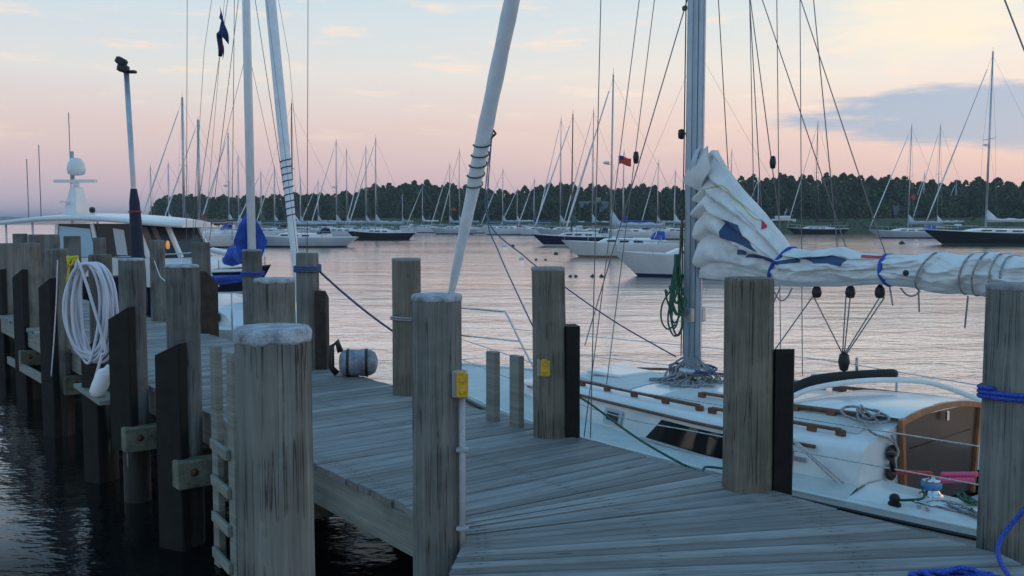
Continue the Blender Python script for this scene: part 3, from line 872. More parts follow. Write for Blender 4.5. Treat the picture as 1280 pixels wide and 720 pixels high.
def hull_mesh(secs, mats_idx=(0, 1, 2, 2, 2, 3)):
    m_ = MB(); n = len(secs[0])
    for sgn in (1, -1):
        n0 = len(m_.v)
        for sec in secs: m_.v.extend(Vector((x, sgn * y, z)) for x, y, z in sec)
        for i in range(len(secs) - 1):
            for j in range(n - 1):
                a = n0 + i * n + j; q = (a, a + 1, a + n + 1, a + n)
                m_.face(q if sgn < 0 else q[::-1], mats_idx[j], True)
    st = secs[0]
    for j in range(n - 1):
        n0 = len(m_.v)
        m_.v.extend([Vector((st[j][0], st[j][1], st[j][2])), Vector((st[j + 1][0], st[j + 1][1], st[j + 1][2])), Vector((st[j + 1][0], -st[j + 1][1], st[j + 1][2])), Vector((st[j][0], -st[j][1], st[j][2]))])
        m_.face((n0, n0 + 1, n0 + 2, n0 + 3), mats_idx[j])
    return m_
def deck_mesh(secs, camber=.05, drop=.012, well=None):
    m_ = MB(); rows = []
    for sec in secs:
        x, y, z = sec[-1]
        rows.append([(x, y * (1 - 2 * k / 6), z - drop + camber * (1 - (1 - 2 * k / 6) ** 2) * min(1, y)) for k in range(7)])
    m_.rings(rows, closed=False, smooth=True)
    if well:                                              # leave the cockpit open
        keep = [i for i, f in enumerate(m_.f) if not (well[0] < sum(m_.v[q].x for q in f) / 4 < well[1] and abs(sum(m_.v[q].y for q in f) / 4) < well[2])]
        for nm in ('f', 'mi', 'sm', 'uv', 'tone'): setattr(m_, nm, [getattr(m_, nm)[i] for i in keep])
    return m_
secs = hull_sections(8.9, 2.75, .93, .93, .93, 4.6, trans=.62, rake_b=1.0, maxpos=.47)
hull_mesh(secs).build('hull', ['boot_blue', 'boot_blue', 'gelcoat_side', 'gelcoat'], boat)
def sheer(x):
    xs = [s[-1][0] for s in secs]; return interp(x, xs, [s[-1][1] for s in secs]), interp(x, xs, [s[-1][2] for s in secs])
dk = deck_mesh(secs, .05, well=(-3.95, -2.4, .68)); dk.build('deck', 'nonskid', boat)
for sg, nm in ((1, 'toe_rail'), (-1, 'toe_rail')):
    m_ = MB(); pr = []
    for i in range(40):
        x = -4.25 + 8.7 * i / 39; b, z = sheer(x); pr.append((x, sg * (b - .035), z + .012))
    m_.tube(pr, .011, 6); m_.build(nm, 'gelcoat', boat)
    m_ = MB(); m_.tube([(x, y + sg * .045, z - .045) for x, y, z in pr], .014, 6); m_.build('rub_rail', 'black', boat)
# cabin trunk
CBX = np.array([2.3, 1.6, .9, 0, -1, -2, -2.45])
def cab_hw(x): return interp(-x, -CBX, [.42, .62, .78, .92, 1.02, 1.02, 1.0])
def cab_top(x): return interp(-x, -CBX, [1.04, 1.14, 1.20, 1.23, 1.25, 1.27, 1.28])     # edge height
def cab_c(x): return interp(-x, -CBX, [1.06, 1.19, 1.26, 1.30, 1.35, 1.42, 1.44])       # centre height
def cab_surf(x, q):
    """q -1..1 across the roof"""
    hw = cab_hw(x) - .10
    return Vector((x, q * hw, cab_top(x) + (cab_c(x) - cab_top(x)) * (1 - q * q)))
m_ = MB(); rows = []
for x in np.linspace(2.3, -2.45, 26):
    hw = cab_hw(x); _, zs = sheer(x); row = [(x + (.08 if x > 2.2 else 0), hw + .02, zs - .06)]
    row += [(x, hw - .05, cab_top(x) - .05), (x, hw - .07, cab_top(x) - .02)]
    row += [tuple(cab_surf(x, q)) for q in np.linspace(.99, -.99, 13)]
    row += [(x, -hw + .07, cab_top(x) - .02), (x, -hw + .05, cab_top(x) - .05), (x, -hw - .02, zs - .06)]
    rows.append(row)
m_.rings(rows, closed=False, smooth=True)
cabin = m_.build('cabin', 'gelcoat', boat)
# aft bulkhead (flat, faces the cockpit)
m_ = MB(); n_ = rows[-1]; m_.poly([(x - .004, y, z) for x, y, z in n_], thick=.02, nrm=(1, 0, 0)); m_.build('bulkhead', 'gelcoat', cabin)
# non-skid roof panels
for (xa, xb, qa, qb) in ((1.4, .25, .75, -.75), (-.2, -1.0, .86, .35), (-.2, -1.0, -.35, -.86), (-1.05, -2.3, .86, .55)):
    m_ = MB(); m_.grid(lambda u, v: cab_surf(xa + (xb - xa) * u, qa + (qb - qa) * v) + Vector((0, 0, .004)), 8, 8); m_.build('nonskid_panel', 'nonskid', cabin)
def cab_side(x, f):
    hw = cab_hw(x); _, zs = sheer(x); z0 = zs; z1 = cab_top(x) - .05
    return Vector((x, hw + .02 - .07 * f + .006, z0 + (z1 - z0) * f))
# long dark window, portlight, vents
m_ = MB()
WX0 = CL(806, 545, .98)[0]
m_.grid(lambda u, v: cab_side(WX0 - u * 1.55 - v * .16 * (1 - u), .14 + v * .68), 16, 4)
m_.build('long_window', 'dark_glass', cabin)
m_ = MB(); m_.tube([cab_side(WX0 + .05 - u * 1.65, .12) + Vector((0, .02, 0)) for u in np.linspace(0, 1, 12)], .006, 6); m_.build('window_rail', 'rope_white', cabin)
PX0 = CL(766, 521, .90)[0]
m_ = MB(); m_.grid(lambda u, v: cab_side(PX0 + .15 - u * .28, .25 + v * .52) + Vector((0, .006, 0)), 3, 3); pl = m_.build('portlight', 'mast_paint', cabin)
m_ = MB(); m_.grid(lambda u, v: cab_side(PX0 + .10 - u * .18, .37 + v * .30) + Vector((0, .014, 0)), 3, 3); m_.build('pane', 'black', pl)
m_ = MB(); m_.box(cab_side(-1.93, .62) + Vector((0, .004, 0)), (.2, .012, .035), bevel=.003); m_.build('vent', 'alloy', cabin)
# moulded side decks rising to the cabin
for sg in (1, -1):
    m_ = MB(); rows = []
    for x in np.linspace(1.9, -2.47, 20):
        b, z = sheer(x); hw = cab_hw(x); f = max(0.0, min(1, (-.7 - x) / 1.5)); g_ = .012 + .07 * f
        rows.append([(x, sg * (b - .03), z - .02), (x, sg * (b - .07), z + .012 + .023 * f), (x, sg * (hw + .03), z + g_), (x, sg * (hw - .09), z + g_ + .006)])
    m_.rings(rows, closed=False, smooth=True); m_.build('side_deck', 'nonskid', boat)
# teak trim along the cabin side and handrails on the roof
for sg in (1, -1):
    m_ = MB(); m_.tube([(x, sg * (cab_hw(x) - .02), cab_top(x) - .052) for x in np.linspace(1.9, -2.1, 24)], .014, 6); m_.build('trim', 'teak', cabin)
    for xa, xb, qq in ((1.3, -.85, .92), (-1.0, -2.2, .92), (-.6, -2.25, .60)):
        m_ = MB(); xs = np.linspace(xa, xb, 12)
        m_.tube([cab_surf(x, sg * qq) + Vector((0, 0, .042)) for x in xs], .015, 7)
        for x in np.linspace(xa, xb, 6): m_.box(cab_surf(x, sg * qq) + Vector((0, 0, .022)), (.075, .03, .05), bevel=.006)
        m_.build('handrail', 'teak', cabin)
# fore hatch and foredeck roll
m_ = MB(); c = cab_surf(1.0, 0); m_.box(c + Vector((0, 0, .02)), (.5, .5, .04), bevel=.015); m_.build('hatch', 'gelcoat', cabin)
m_ = MB(); a = Vector((*[0, 0, 0],)); xa, za = CL(776, 469, -.3); xb, zb = CL(826, 470, -.3); m_.tube([(xa, -.3, za), ((xa + xb) / 2, -.3, (za + zb) / 2 - .01), (xb, -.3, zb)], .03, 8); m_.build('canvas_roll', 'black_canvas', cabin)
# sea hood + sliding hatch + companionway
m_ = MB()
def hood(u, v):
    x = -1.45 - 1.04 * u; q = v * 2 - 1; e = min(1, u * 6)
    z = cab_surf(x, 0).z + .008 + (.035 * e) * (1 - abs(q) ** 6) - .02 * q * q
    return (x, q * .53, z)
m_.grid(hood, 14, 12); m_.poly([hood(1, v) for v in np.linspace(0, 1, 13)], thick=.03, nrm=(1, 0, 0)); m_.build('sliding_hatch', 'gelcoat', cabin)
XF = -2.475
cw = empty  # noqa
def arch(z0, hw0, hw1, zt, crown, n=9):
    pts = [(XF, hw0, z0)]
    for k in range(n): q = 1 - 2 * k / (n - 1); pts.append((XF, q * hw1, zt + crown * (1 - q * q)))
    pts.append((XF, -hw0, z0)); return pts
ZB = .75
m_ = MB(); m_.poly(arch(ZB, .47, .54, 1.40, .055), thick=-.012, nrm=(1, 0, 0)); cwp = m_.build('companionway', 'tinted_acrylic', cabin)
out = arch(ZB - .02, .49, .56, 1.425, .06); inn = arch(ZB - .02, .455, .525, 1.39, .055)
m_ = MB(); m_.rings([[(x - dx, y, z) for x, y, z in pp] for pp, dx in ((out, .0), (out, .035), (inn, .035), (inn, .0))], closed=False, smooth=False); m_.build('frame', 'teak_bright', cwp)
m_ = MB(); m_.tube([(XF - .014, .42, 1.20), (XF - .014, -.42, 1.23)], .004, 5); m_.build('board_joint', 'black', cwp)
m_ = MB(); m_.box((XF - .045, -.02, 1.39), (.02, .03, .075), bevel=.005); m_.build('latch', 'chrome', cwp)
# instruments on the bulkhead
for z in (1.20, 1.06):
    m_ = MB(); m_.lathe([(.001, 0), (.052, 0), (.058, .008), (.058, .022), (.048, .028), (.046, .02), (.001, .02)], 20, (XF + .005, .64, z), (-1, 0, 0)); dl = m_.build('instrument', 'black', cabin)
    m_ = MB(); m_.lathe([(.001, .0), (.042, .0), (.042, .003), (.001, .003)], 18, (XF - .017, .64, z), (-1, 0, 0)); m_.build('dial', 'dial', dl)
# dodger rails: white hoop and folded black canvas with the mainsheet traveller
def hp(px, py, y): x, z = CL(px, py, y); return (x, y, z)
m_ = MB(); m_.tube(smooth_path([hp(988, 497, .62), hp(1015, 486, .45), hp(1060, 478, .1), hp(1110, 475, -.3), hp(1160, 478, -.62), hp(1205, 492, -.80), hp(1245, 510, -.86)], 8), .022, 8); m_.build('hood_rail', 'gelcoat', cabin)
m_ = MB(); m_.tube(smooth_path([hp(985, 489, .3), hp(1015, 476, .1), hp(1060, 470, -.2), hp(1120, 467, -.6)], 8), [.03] + [.042] * 23 + [.03], 8); m_.build('folded_dodger', 'black_canvas', cabin)
m_ = MB(); m_.bar(hp(1015, 470, -.05), hp(1120, 464, -.7), .04, .03); m_.tube([hp(1071, 468, -.35), hp(1071, 447, -.35)], .012, 7); m_.build('traveller', 'alloy', cabin)
# cockpit: well, coamings, seats
for sg in (1, -1):
    m_ = MB(); rows = []
    for x in np.linspace(-2.47, -4.1, 10):
        b, z = sheer(x); o1 = min(.98, b - .14)
        rows.append([(x, sg * (b - .03), z - .02), (x, sg * (b - .07), z + .035), (x, sg * (o1 - .06), z + .085), (x, sg * (o1 - .25), z + .085), (x, sg * (o1 - .28), z + .07), (x, sg * (o1 - .30), z - .35)])
    m_.rings(rows, closed=False, smooth=False); m_.build('coaming', 'gelcoat', boat)
    m_ = MB(); m_.box((-3.3, sg * .50, .58), (1.6, .40, .04), bevel=.01); m_.build('seat', 'nonskid', boat)
m_ = MB(); m_.box((-3.25, 0, .38), (1.7, 1.5, .03)); m_.build('cockpit_sole', 'nonskid', boat)
m_ = MB(); m_.box((-4.08, 0, .67), (.05, 1.45, .58), bevel=.01); m_.build('cockpit_end', 'gelcoat', boat)
m_ = MB(); m_.box((-2.57, 0, .60), (.16, 1.3, .20), bevel=.015); m_.build('bridge_deck', 'gelcoat', boat)
# winches, handle
def winch(x, y, z, parent=boat):
    m_ = MB(); m_.lathe([(.075, 0), (.078, .012), (.06, .02), (.045, .05), (.047, .08), (.06, .10), (.062, .115), (.02, .12), (.02, .135), (.001, .135)], 20, (x, y, z)); return m_.build('winch', 'chrome', parent)
wx, wz = CL(1164, 618, .80)
_, zz = sheer(-3.05)
WP = Vector((wx, .80, zz + .08))
wn = winch(*WP)
m_ = MB(); m_.lathe([(.052, .045), (.066, .055), (.066, .10), (.052, .105)], 18, WP); m_.build('rope_turns', 'blue_plastic', wn)
m_ = MB(); h0 = WP + Vector((.0, 0, .15)); h1 = WP + Vector((.12, .26, .18)); m_.bar(h0, h1, .035, .028, bevel=.006); wh = m_.build('winch_handle', 'red_plastic', wn)
m_ = MB(); m_.tube([h1, h1 + Vector((.01, .01, .11))], .02, 8); m_.lathe([(.001, .0), (.028, .004), (.03, .03), (.001, .035)], 10, h1 + Vector((.01, .01, .10))); m_.build('grip', 'black', wh)
for k in range(2):
    m_ = MB(); g0 = WP + Vector((-.03, -.06 + .05 * k, .14 - .03 * k)); g1 = g0 + Vector((-.16, -.17, .01)); m_.tube([g0.lerp(g1, i / 20) for i in range(21)], [.016 + .005 * (i % 2) for i in range(21)], 9); m_.build('handle_grip', 'pink_plastic', wn)
winch(-3.0, -.8, zz + .08)
# cleats, fairleads on the side deck
def cleat(x, y, z):
    m_ = MB(); m_.tube([(x - .09, y, z + .045), (x - .05, y, z + .04), (x + .05, y, z + .04), (x + .09, y, z + .045)], [.008, .013, .013, .008], 8)
    for q in (-.03, .03): m_.tube([(x + q, y, z), (x + q, y, z + .04)], .011, 8)
    return m_.build('cleat', 'chrome', boat)
for x in (-1.75, -2.95, -3.9):
    b, z = sheer(x); cleat(x, b - .10, z + .045)
b, z = sheer(4.1); cleat(4.05, 0, z + .04)
TBX = W2L(G(1102, 637, .97)).x
for x in (TBX, -3.95):
    b, z = sheer(x); m_ = MB(); m_.lathe([(.001, -.018), (.032, -.018), (.036, 0), (.032, .018), (.001, .018)], 14, (x, b - .08, z + .085), (.3, 1, 0)); m_.box((x, b - .08, z + .05), (.08, .035, .03), bevel=.006); m_.build('turning_block', 'black', boat)
# ropes lying on the boat
m_ = MB()
def heap(c, rx, ry, rz, n, ph):
    q = random.Random(ph); out = []; a = q.random() * 6
    for k in range(n):
        a += .35 + .25 * q.random(); s = .55 + .45 * math.sin(k * .37 + ph)
        out.append((c[0] + rx * math.cos(a) * s + rx * .2 * math.sin(k * .13), c[1] + ry * math.sin(a) * s, c[2] + rz * (.5 + .5 * math.sin(k * .53 + ph)) * (1 - .5 * s)))
    return smooth_path(out, 4)
x0, z0 = CL(1095, 530, .62)
m_.tube(heap((x0 + .1, .62, cab_surf(x0, .6).z + .02), .17, .12, .10, 46, 3), .010, 6)
m_.tube(smooth_path([(x0 + .05, .7, 1.40), (x0 - .1, .82, 1.36), (-2.5, .68, 1.30), (-2.52, .62, 1.2), (-2.5, .70, 1.12), (-2.5, .6, 1.2), (-2.49, .66, 1.33)], 6), .010, 6)
m_.build('halyard_tail', 'rope_grey', boat)
m_ = MB(); x1, z1 = CL(1215, 625, .72); m_.tube(heap((x1, .80, WP.z + .02), .09, .07, .05, 30, 8), .010, 6); m_.build('sheet_coil', 'rope_green', boat); m_ = MB()
b, z = sheer(TBX)
m_.tube(smooth_path([(TBX, b - .08, z + .075), (TBX - .15, b - .16, z + .11), (wx + .05, .84, WP.z + .06), WP + Vector((.05, .04, .06))], 6), .009, 6); m_.build('sheet', 'rope_green', boat)
m_ = MB(); b, z = sheer(-3.3)
m_.tube(smooth_path([(x1, .85, WP.z), (x1 + .05, .93, z + .10), (-3.2, b - .12, z + .065), (-3.0, b - .15, z + .075), (-3.35, b - .10, z + .065), (-3.05, b - .2, z + .09), (-2.95, b - .1, z + .07), (-3.4, b - .14, z + .075)], 6), .009, 6)
m_.build('sheet', 'rope_grey', boat)
m_ = MB(); m_.tube(heap((-3.25, b - .14, z + .07), .14, .06, .04, 20, 5), .008, 6); m_.build('sheet', 'rope_grey', boat)
# a taut pair of lines on the side deck just aft of the pile
m_ = MB(); b, z = sheer(-1.75)
ta = hp(985, 545, 1.06); tb = W2L(G(1046, 603, 1.03)); m_.tube([ta, tb], .008, 6); m_.tube([Vector(ta) + Vector((0, .03, .03)), tb - Vector((.04, .02, 0))], .008, 6); m_.build('spring_line', 'rope_white', boat)
# stanchions, lifelines, pulpit
STX = W2L(P(740, 549, 8.26)).x
st = []
for x in (STX, -1.35, -3.7):
    b, z = sheer(x); m_ = MB(); m_.tube([(x, b - .08, z), (x, b - .06, z + .53)], .0125, 8); m_.lathe([(.03, 0), (.03, .01), (.016, .05)], 10, (x, b - .08, z)); m_.build('stanchion', 'alloy', boat) if x > -3 and x > 0 else None
    m2 = MB(); m2.tube([(x, -b + .08, z), (x, -b + .06, z + .53)], .0125, 8); m2.build('stanchion', 'alloy', boat)
    st.append((x, b - .06, z))
bb, zb_ = sheer(3.6); bm, zm_ = sheer(4.45)
for hgt in (.52, .28):
    m_ = MB(); m_.tube(smooth_path([(3.5, .50, zb_ + hgt)] + [(x, y, z + hgt) for x, y, z in st], 6), .005, 5); m_.build('lifeline', 'rope_white', boat)
    m_ = MB(); m_.tube(smooth_path([(3.5, -.50, zb_ + hgt)] + [(x, -y, z + hgt) for x, y, z in st], 6), .005, 5); m_.build('lifeline', 'rope_white', boat)
pz = 1.67
m_ = MB(); m_.tube(smooth_path([(3.2, .60, .95), (3.42, .53, 1.3), (3.62, .46, pz - .03), (3.75, .42, pz), (4.45, .16, pz + .01), (4.55, 0, pz + .01), (4.45, -.16, pz + .01), (3.75, -.42, pz), (3.62, -.46, pz - .03), (3.42, -.53, 1.3), (3.2, -.60, .95)], 6), .0135, 8)
for sg in (1, -1):
    m_.tube([(4.35, sg * .15, zm_), (4.40, sg * .17, pz)], .012, 8)
    m_.tube([(3.42, sg * .53, 1.30), (4.38, sg * .16, 1.32)], .01, 8)
m_.build('pulpit', 'chrome', boat)
# mast
m_ = MB(); MT = 11.8
def mast_ring(z, f=1.0):
    return [(.105 * f * math.cos(a) * (1.0 if math.cos(a) > 0 else .85), .068 * f * math.sin(a), z) for a in np.linspace(0, 2 * math.pi, 21)[:-1]]
m_.rings([mast_ring(1.36), mast_ring(4), mast_ring(8), mast_ring(11), mast_ring(MT, .7)])
mast = m_.build('mast', 'mast_paint', boat)
m_ = MB(); m_.box((-.091, 0, 6.6), (.012, .014, 10.0)); m_.build('sail_track', 'alloy', mast)
m_ = MB(); m_.box((-.02, .075, 1.95), (.10, .05, .14), bevel=.01); m_.box((-.02, -.075, 1.95), (.10, .05, .14), bevel=.01); m_.build('winch_pad', 'alloy', mast)
m_ = MB(); m_.lathe([(.12, 0), (.13, .01), (.13, .04), (.105, .06)], 18, (0, 0, 1.385)); m_.build('mast_step', 'alloy', mast)
m_ = MB(); x, z = CL(852, 168); m_.lathe([(.001, -.05), (.03, -.04), (.035, 0), (.03, .04), (.001, .05)], 10, (.16, .02, z)); m_.bar((.10, .02, z), (.16, .02, z), .015, .015); m_.build('steaming_light', 'black', mast)
m_ = MB(); x, z = CL(852, 12); m_.box((.14, .02, z), (.05, .03, .05), bevel=.01); m_.build('fitting', 'black', mast)
for sg in (1, -1):
    m_ = MB(); m_.tube([(-.01, sg * .06, 6.9), (-.12, sg * .85, 7.0)], .022, 8); m_.build('spreader', 'mast_paint', mast)
for dx, dy, zt_ in ((.12, .03, 10.5), (.10, .055, 9), (-.09, .075, 11), (-.03, .085, 10), (.135, -.01, 11)):
    m_ = MB(); m_.tube([(dx, dy, 1.55), (dx * .95, dy, 4), (dx * .9, dy * .9, zt_)], .0045, 5); m_.build('halyard', rng.choice(['rope_grey', 'wire', 'rope_green']), mast)
# green line hanged on the mast, pale coils at its foot
m_ = MB(); q = random.Random(4)
xg, zg = CL(852, 310, .08)
for k in range(9):
    a = q.uniform(-.05, .05); lo_ = 1.90 + q.uniform(-.16, .22); w1 = q.uniform(.03, .08)
    m_.tube(smooth_path([(.10 + a * .3, .12 + q.uniform(-.02, .03), 2.52), (.07 + a, .15 + q.uniform(-.03, .04), 2.25 + a), (.08 + a * 1.5 - w1, .15, lo_ + .1), (.10 + a * 1.5, .15, lo_ - .03), (.12 + a + w1, .14, lo_ + .12), (.13 + a, .14, 2.2 - a), (.11, .13, 2.48)], 5), .009, 6)
m_.tube(smooth_path([(.12, .1, 2.25), (.28, .12, 2.05), (.30, .12, 1.88), (.2, .14, 1.80), (.1, .14, 1.85)], 6), .009, 6); m_.build('green_coil', 'rope_green', mast)
m_ = MB()
m_.tube(smooth_path([(.085, .06, 2.95), (.095, .075, 2.75), (.09, .09, 2.55), (.10, .10, 2.35), (.10, .09, 2.1)], 5), .013, 6)
m_.build('halyard', 'rope_red_brown', mast)
m_ = MB()
for k in range(26):
    a = q.uniform(0, 6.28); rr_ = q.uniform(.10, .34); cx, cy = rr_ * math.cos(a) * 1.1, rr_ * math.sin(a) * .9
    h_ = max(.04, .42 - rr_ * 1.1) * q.uniform(.6, 1.1); w_ = q.uniform(.04, .09)
    zb2 = cab_surf(cx, max(-1, min(1, cy / .8))).z
    m_.tube(smooth_path([(cx * .35, cy * .35, zb2 + h_), (cx + w_, cy, zb2 + h_ * .5), (cx + w_ * .6, cy + w_, zb2 + .015), (cx - w_, cy - w_, zb2 + .02), (cx - w_ * .8, cy, zb2 + h_ * .5), (cx * .4 - .02, cy * .4, zb2 + h_ * .95)], 4), .010, 6)
m_.build('line_coils', 'rope_grey', mast)
m_ = MB(); m_.tube(heap((0, -.1, 1.40), .32, .2, .06, 40, 12), .011, 6); m_.build('line_coils', 'rope_navy', mast)
# boom
bx0, bz0 = CL(880, 340); bx1, bz1 = CL(1360, 345)
m_ = MB(); m_.tube([(-.12, 0, bz0), (bx1, 0, bz1)], .058, 14, asp=1.25); m_.tube([(-.05, 0, bz0), (-.16, 0, bz0)], .03, 8); boom = m_.build('boom', 'alloy', boat)
# flaked mainsail: outline from the photo, thrown onto the fore-and-aft plane, then folded in depth
TOP = [(868, 205), (884, 186), (892, 205), (915, 236), (940, 264), (958, 287), (972, 309), (1000, 314), (1020, 312), (1042, 309), (1062, 317), (1090, 319), (1140, 318), (1200, 317), (1240, 318), (1300, 322), (1370, 326)]
BOT = [(868, 348), (905, 351), (955, 357), (1000, 359), (1040, 359), (1090, 356), (1140, 362), (1180, 369), (1240, 371), (1300, 368), (1370, 364)]
tl = sorted(CL(*q, .12) for q in TOP); bl = sorted(CL(*q, .12) for q in BOT)
tX = [a for a, _ in tl]; tZ = [b for _, b in tl]; bX = [a for a, _ in bl]; bZ = [b for _, b in bl]
XS0 = min(tX[-1], bX[-1]); XS1 = -3.9
XT = CL(968, 330, .12)[0]; XT2 = CL(1098, 335, .12)[0]
def sail(x, t, side=1, off=0.0, flat=False):
    zt_ = interp(x, tX, tZ); zb_ = interp(x, bX, bZ)
    fan = max(0.0, (x - XT) / (XS0 - XT))                 # 1 at the mast, 0 at the first tie
    aft = max(0.0, min(1.0, (XT2 - x) / .3))
    wv = t * (5.0 + 1.2 * fan) + .25 * math.sin(x * 3 + 1)
    wv += .35 * math.sin(t * 7.3 + 1.1) * fan + .12 * math.sin(x * 5)
    def crease(q):                                       # a flake: full low down, tucked in at its top
        q = q % 1.0
        return max(0.0, math.sin(math.pi * q ** .45)) ** .8
    fold = crease(wv) if not flat else .4
    prof = max(0.0, math.sin(math.pi * min(1, max(0, t * .97 + .015)))) ** .55
    y = prof * (.085 + .07 * (1 - fan)) + .02 * fan
    y += prof * (fan ** .6) * .085 * (fold - .5)
    mid = (1 - fan) * (1 - aft)
    y += 0 if flat else prof * mid * .045 * (crease(t * 2.9 + .30 * x + .2 * math.sin(x * 3)) - .6)
    y += 0 if flat else prof * aft * .055 * (crease(x * 2.6 + t * .75 + .3 * math.sin(3 * x)) - .6) - .016 * aft * prof * crease(t * 1.7 - x * 1.1)
    y += prof * .010 * noise.noise((x * 3, t * 4, side * 3.0))
    if not flat:
        cr_ = 1 - 2 * abs(noise.noise((x * 4.2 + t * 1.5, t * 3.1 - x * 1.2, 4 + side)))
        y += prof * .045 * (cr_ - .6) * (1 - .3 * fan)
        y += prof * .018 * (1 - 2 * abs(noise.noise((x * 10, t * 7 + x * 3, 9 + side))))
    y *= 1 - .22 * math.exp(-((x - XT - (t - .5) * -.12) / .06) ** 2) - .22 * math.exp(-((x - XT2) / .06) ** 2)
    xx = x + (fan ** 3) * .05 * (fold - .55) + .02 * fan * noise.noise((x * 2, t * 4, 7))
    ze = zb_ + (zt_ - zb_) * t
    if aft: ze += .018 * aft * math.sin(x * 15) * (t - .4)
    return Vector((xx, side * (y + off), ze))
m_ = MB()
nxs, nts = 220, 110
rows = []
for i in range(nxs + 1):
    x = XS0 + (XS1 - XS0) * (i / nxs) 
    rows.append([tuple(sail(x, .5 - .5 * math.cos(math.pi * j / nts), 1)) for j in range(nts + 1)] + [tuple(sail(x, .5 - .5 * math.cos(math.pi * j / nts), -1)) for j in range(nts - 1, 0, -1)])
m_.rings(rows); msail = m_.build('mainsail', 'sailcloth', boom)
# head of the sail folded forward against the mast
m_ = MB()
def flap(u, v):
    a = Vector((*CL(886, 184, .10), 0)); 
    pts = [CL(886, 182, .1), CL(893, 212, .1), CL(878, 240, .1), CL(857, 227, .1)]
    top_ = Vector((pts[0][0], 0, pts[0][1])).lerp(Vector((pts[3][0], 0, pts[3][1])), u); bot = Vector((pts[1][0], 0, pts[1][1])).lerp(Vector((pts[2][0], 0, pts[2][1])), u)
    p = top_.lerp(bot, v); p.y = .12 + .04 * math.sin(u * 3.1) + .03 * math.sin(v * 2.4 + u); return p
m_.grid(flap, 10, 10); m_.grid(lambda u, v: flap(v, u) - Vector((0, .012, 0)), 10, 10); m_.build('sail_head', 'sailcloth', msail)
m_ = MB()
def hb(u, v):
    pts = [CL(880, 188, .06), CL(887, 182, .06), CL(880, 215, .06), CL(871, 219, .06)]
    a = Vector((pts[0][0], 0, pts[0][1])).lerp(Vector((pts[3][0], 0, pts[3][1])), u); b = Vector((pts[1][0], 0, pts[1][1])).lerp(Vector((pts[2][0], 0, pts[2][1])), u)
    p = a.lerp(b, v); p.y = .17 + .02 * math.sin(u * 3); return p
m_.grid(hb, 6, 4); m_.grid(lambda u, v: hb(v, u) - Vector((0, .02, 0)), 4, 6); m_.build('headboard', 'mast_paint', msail)
def on_sail(px, py):
    x, z = CL(px, py, .14); zt_ = interp(x, tX, tZ); zb_ = interp(x, bX, bZ); return x, (z - zb_) / (zt_ - zb_)
def patch(name, quad, mat, off=.006, n=10):
    q = [on_sail(*p) for p in quad]
    m_ = MB()
    def f(u, v):
        x = (q[0][0] * (1 - u) + q[1][0] * u) * (1 - v) + (q[3][0] * (1 - u) + q[2][0] * u) * v
        t = (q[0][1] * (1 - u) + q[1][1] * u) * (1 - v) + (q[3][1] * (1 - u) + q[2][1] * u) * v
        return sail(x, min(.98, max(.02, t)), 1, off)
    m_.grid(f, n * 3, n); return m_.build(name, mat, msail)
patch('blue_patch', [(903, 274), (922, 281), (951, 316), (902, 297)], 'blue_cloth')
patch('blue_patch', [(921, 312), (933, 313), (932, 319), (921, 318)], 'blue_cloth')
patch('blue_patch', [(934, 318), (998, 322), (998, 328), (931, 322)], 'blue_cloth')
patch('blue_patch', [(998, 322), (1056, 325), (1054, 333), (1020, 329)], 'blue_cloth')
patch('red_patch', [(944, 273), (948, 273), (952, 285), (949, 287)], 'red_cloth')
patch('red_patch', [(1070, 318.5), (1097, 319.5), (1096, 323), (1074, 322)], 'red_cloth')
def ring(name, px_t, px_b, mat, rr, off=.012):
    xt = CL(px_t, 313, .14)[0]; xb = CL(px_b, 350, .14)[0]; pts = []
    for k in range(48):
        a = 2 * math.pi * k / 48; t = .5 - .5 * math.cos(a); sd_ = 1 if math.sin(a) >= 0 else -1
        pts.append(sail(xb + (xt - xb) * t, min(.995, max(.005, t)), sd_, off, True))
    m_ = MB(); m_.tube(pts, rr, 6, closed=True, asp=.6); return m_.build(name, mat, msail)
ring('sail_tie', 978, 953, 'blue_band', .018); ring('sail_tie', 1097, 1101, 'blue_band', .018)
for a, b in ((1162, 1141), (1208, 1199), (1226, 1214), (1243, 1239), (1255, 1254)): ring('lacing', a, b, 'rope_grey', .008, .028)
m_ = MB(); x_, t_ = on_sail(1136, 341); m_.lathe([(.012, 0), (.024, .003), (.024, .006), (.012, .009)], 14, sail(x_, t_, 1, .016), (0, 1, 0)); m_.build('grommet', 'black', msail)
# leech line over the folds
m_ = MB(); m_.tube([sail(*on_sail(*q), 1, .004) for q in smooth_path([(884, 236, 0), (900, 232, 0), (915, 250, 0), (938, 272, 0), (945, 275, 0)], 6) for q in [(q[0], q[1])]], .004, 5); m_.build('leech_line', 'rope_yellow', msail)
# mainsheet: blocks under the boom, falls to the traveller
BT = Vector(hp(1055, 452, -.3))
m_ = MB(); m_.lathe([(.001, -.09), (.035, -.07), (.05, 0), (.04, .06), (.001, .09)], 12, BT); m_.build('mainsheet_block', 'black', boat)
blk = []
for px in (1021, 1063, 1100):
    x, z = CL(px, 365, 0); b_ = Vector((x, 0, z)); blk.append(b_)
    m_ = MB(); m_.lathe([(.001, -.05), (.03, -.045), (.042, -.01), (.035, .03), (.01, .06), (.001, .06)], 12, b_); m_.build('boom_block', 'black', boat)
m_ = MB()
x2, z2 = CL(968, 438, .3)
for b_, dv in ((blk[0], .03), (blk[1], .0), (blk[1], .04), (blk[2], .0), (blk[2], -.04)): m_.tube([b_ + Vector((dv, 0, -.04)), BT + Vector((dv * .4, 0, .06))], .006, 5)
m_.tube([blk[0] + Vector((.03, 0, -.03)), (x2 , .3, z2), ], .006, 5)
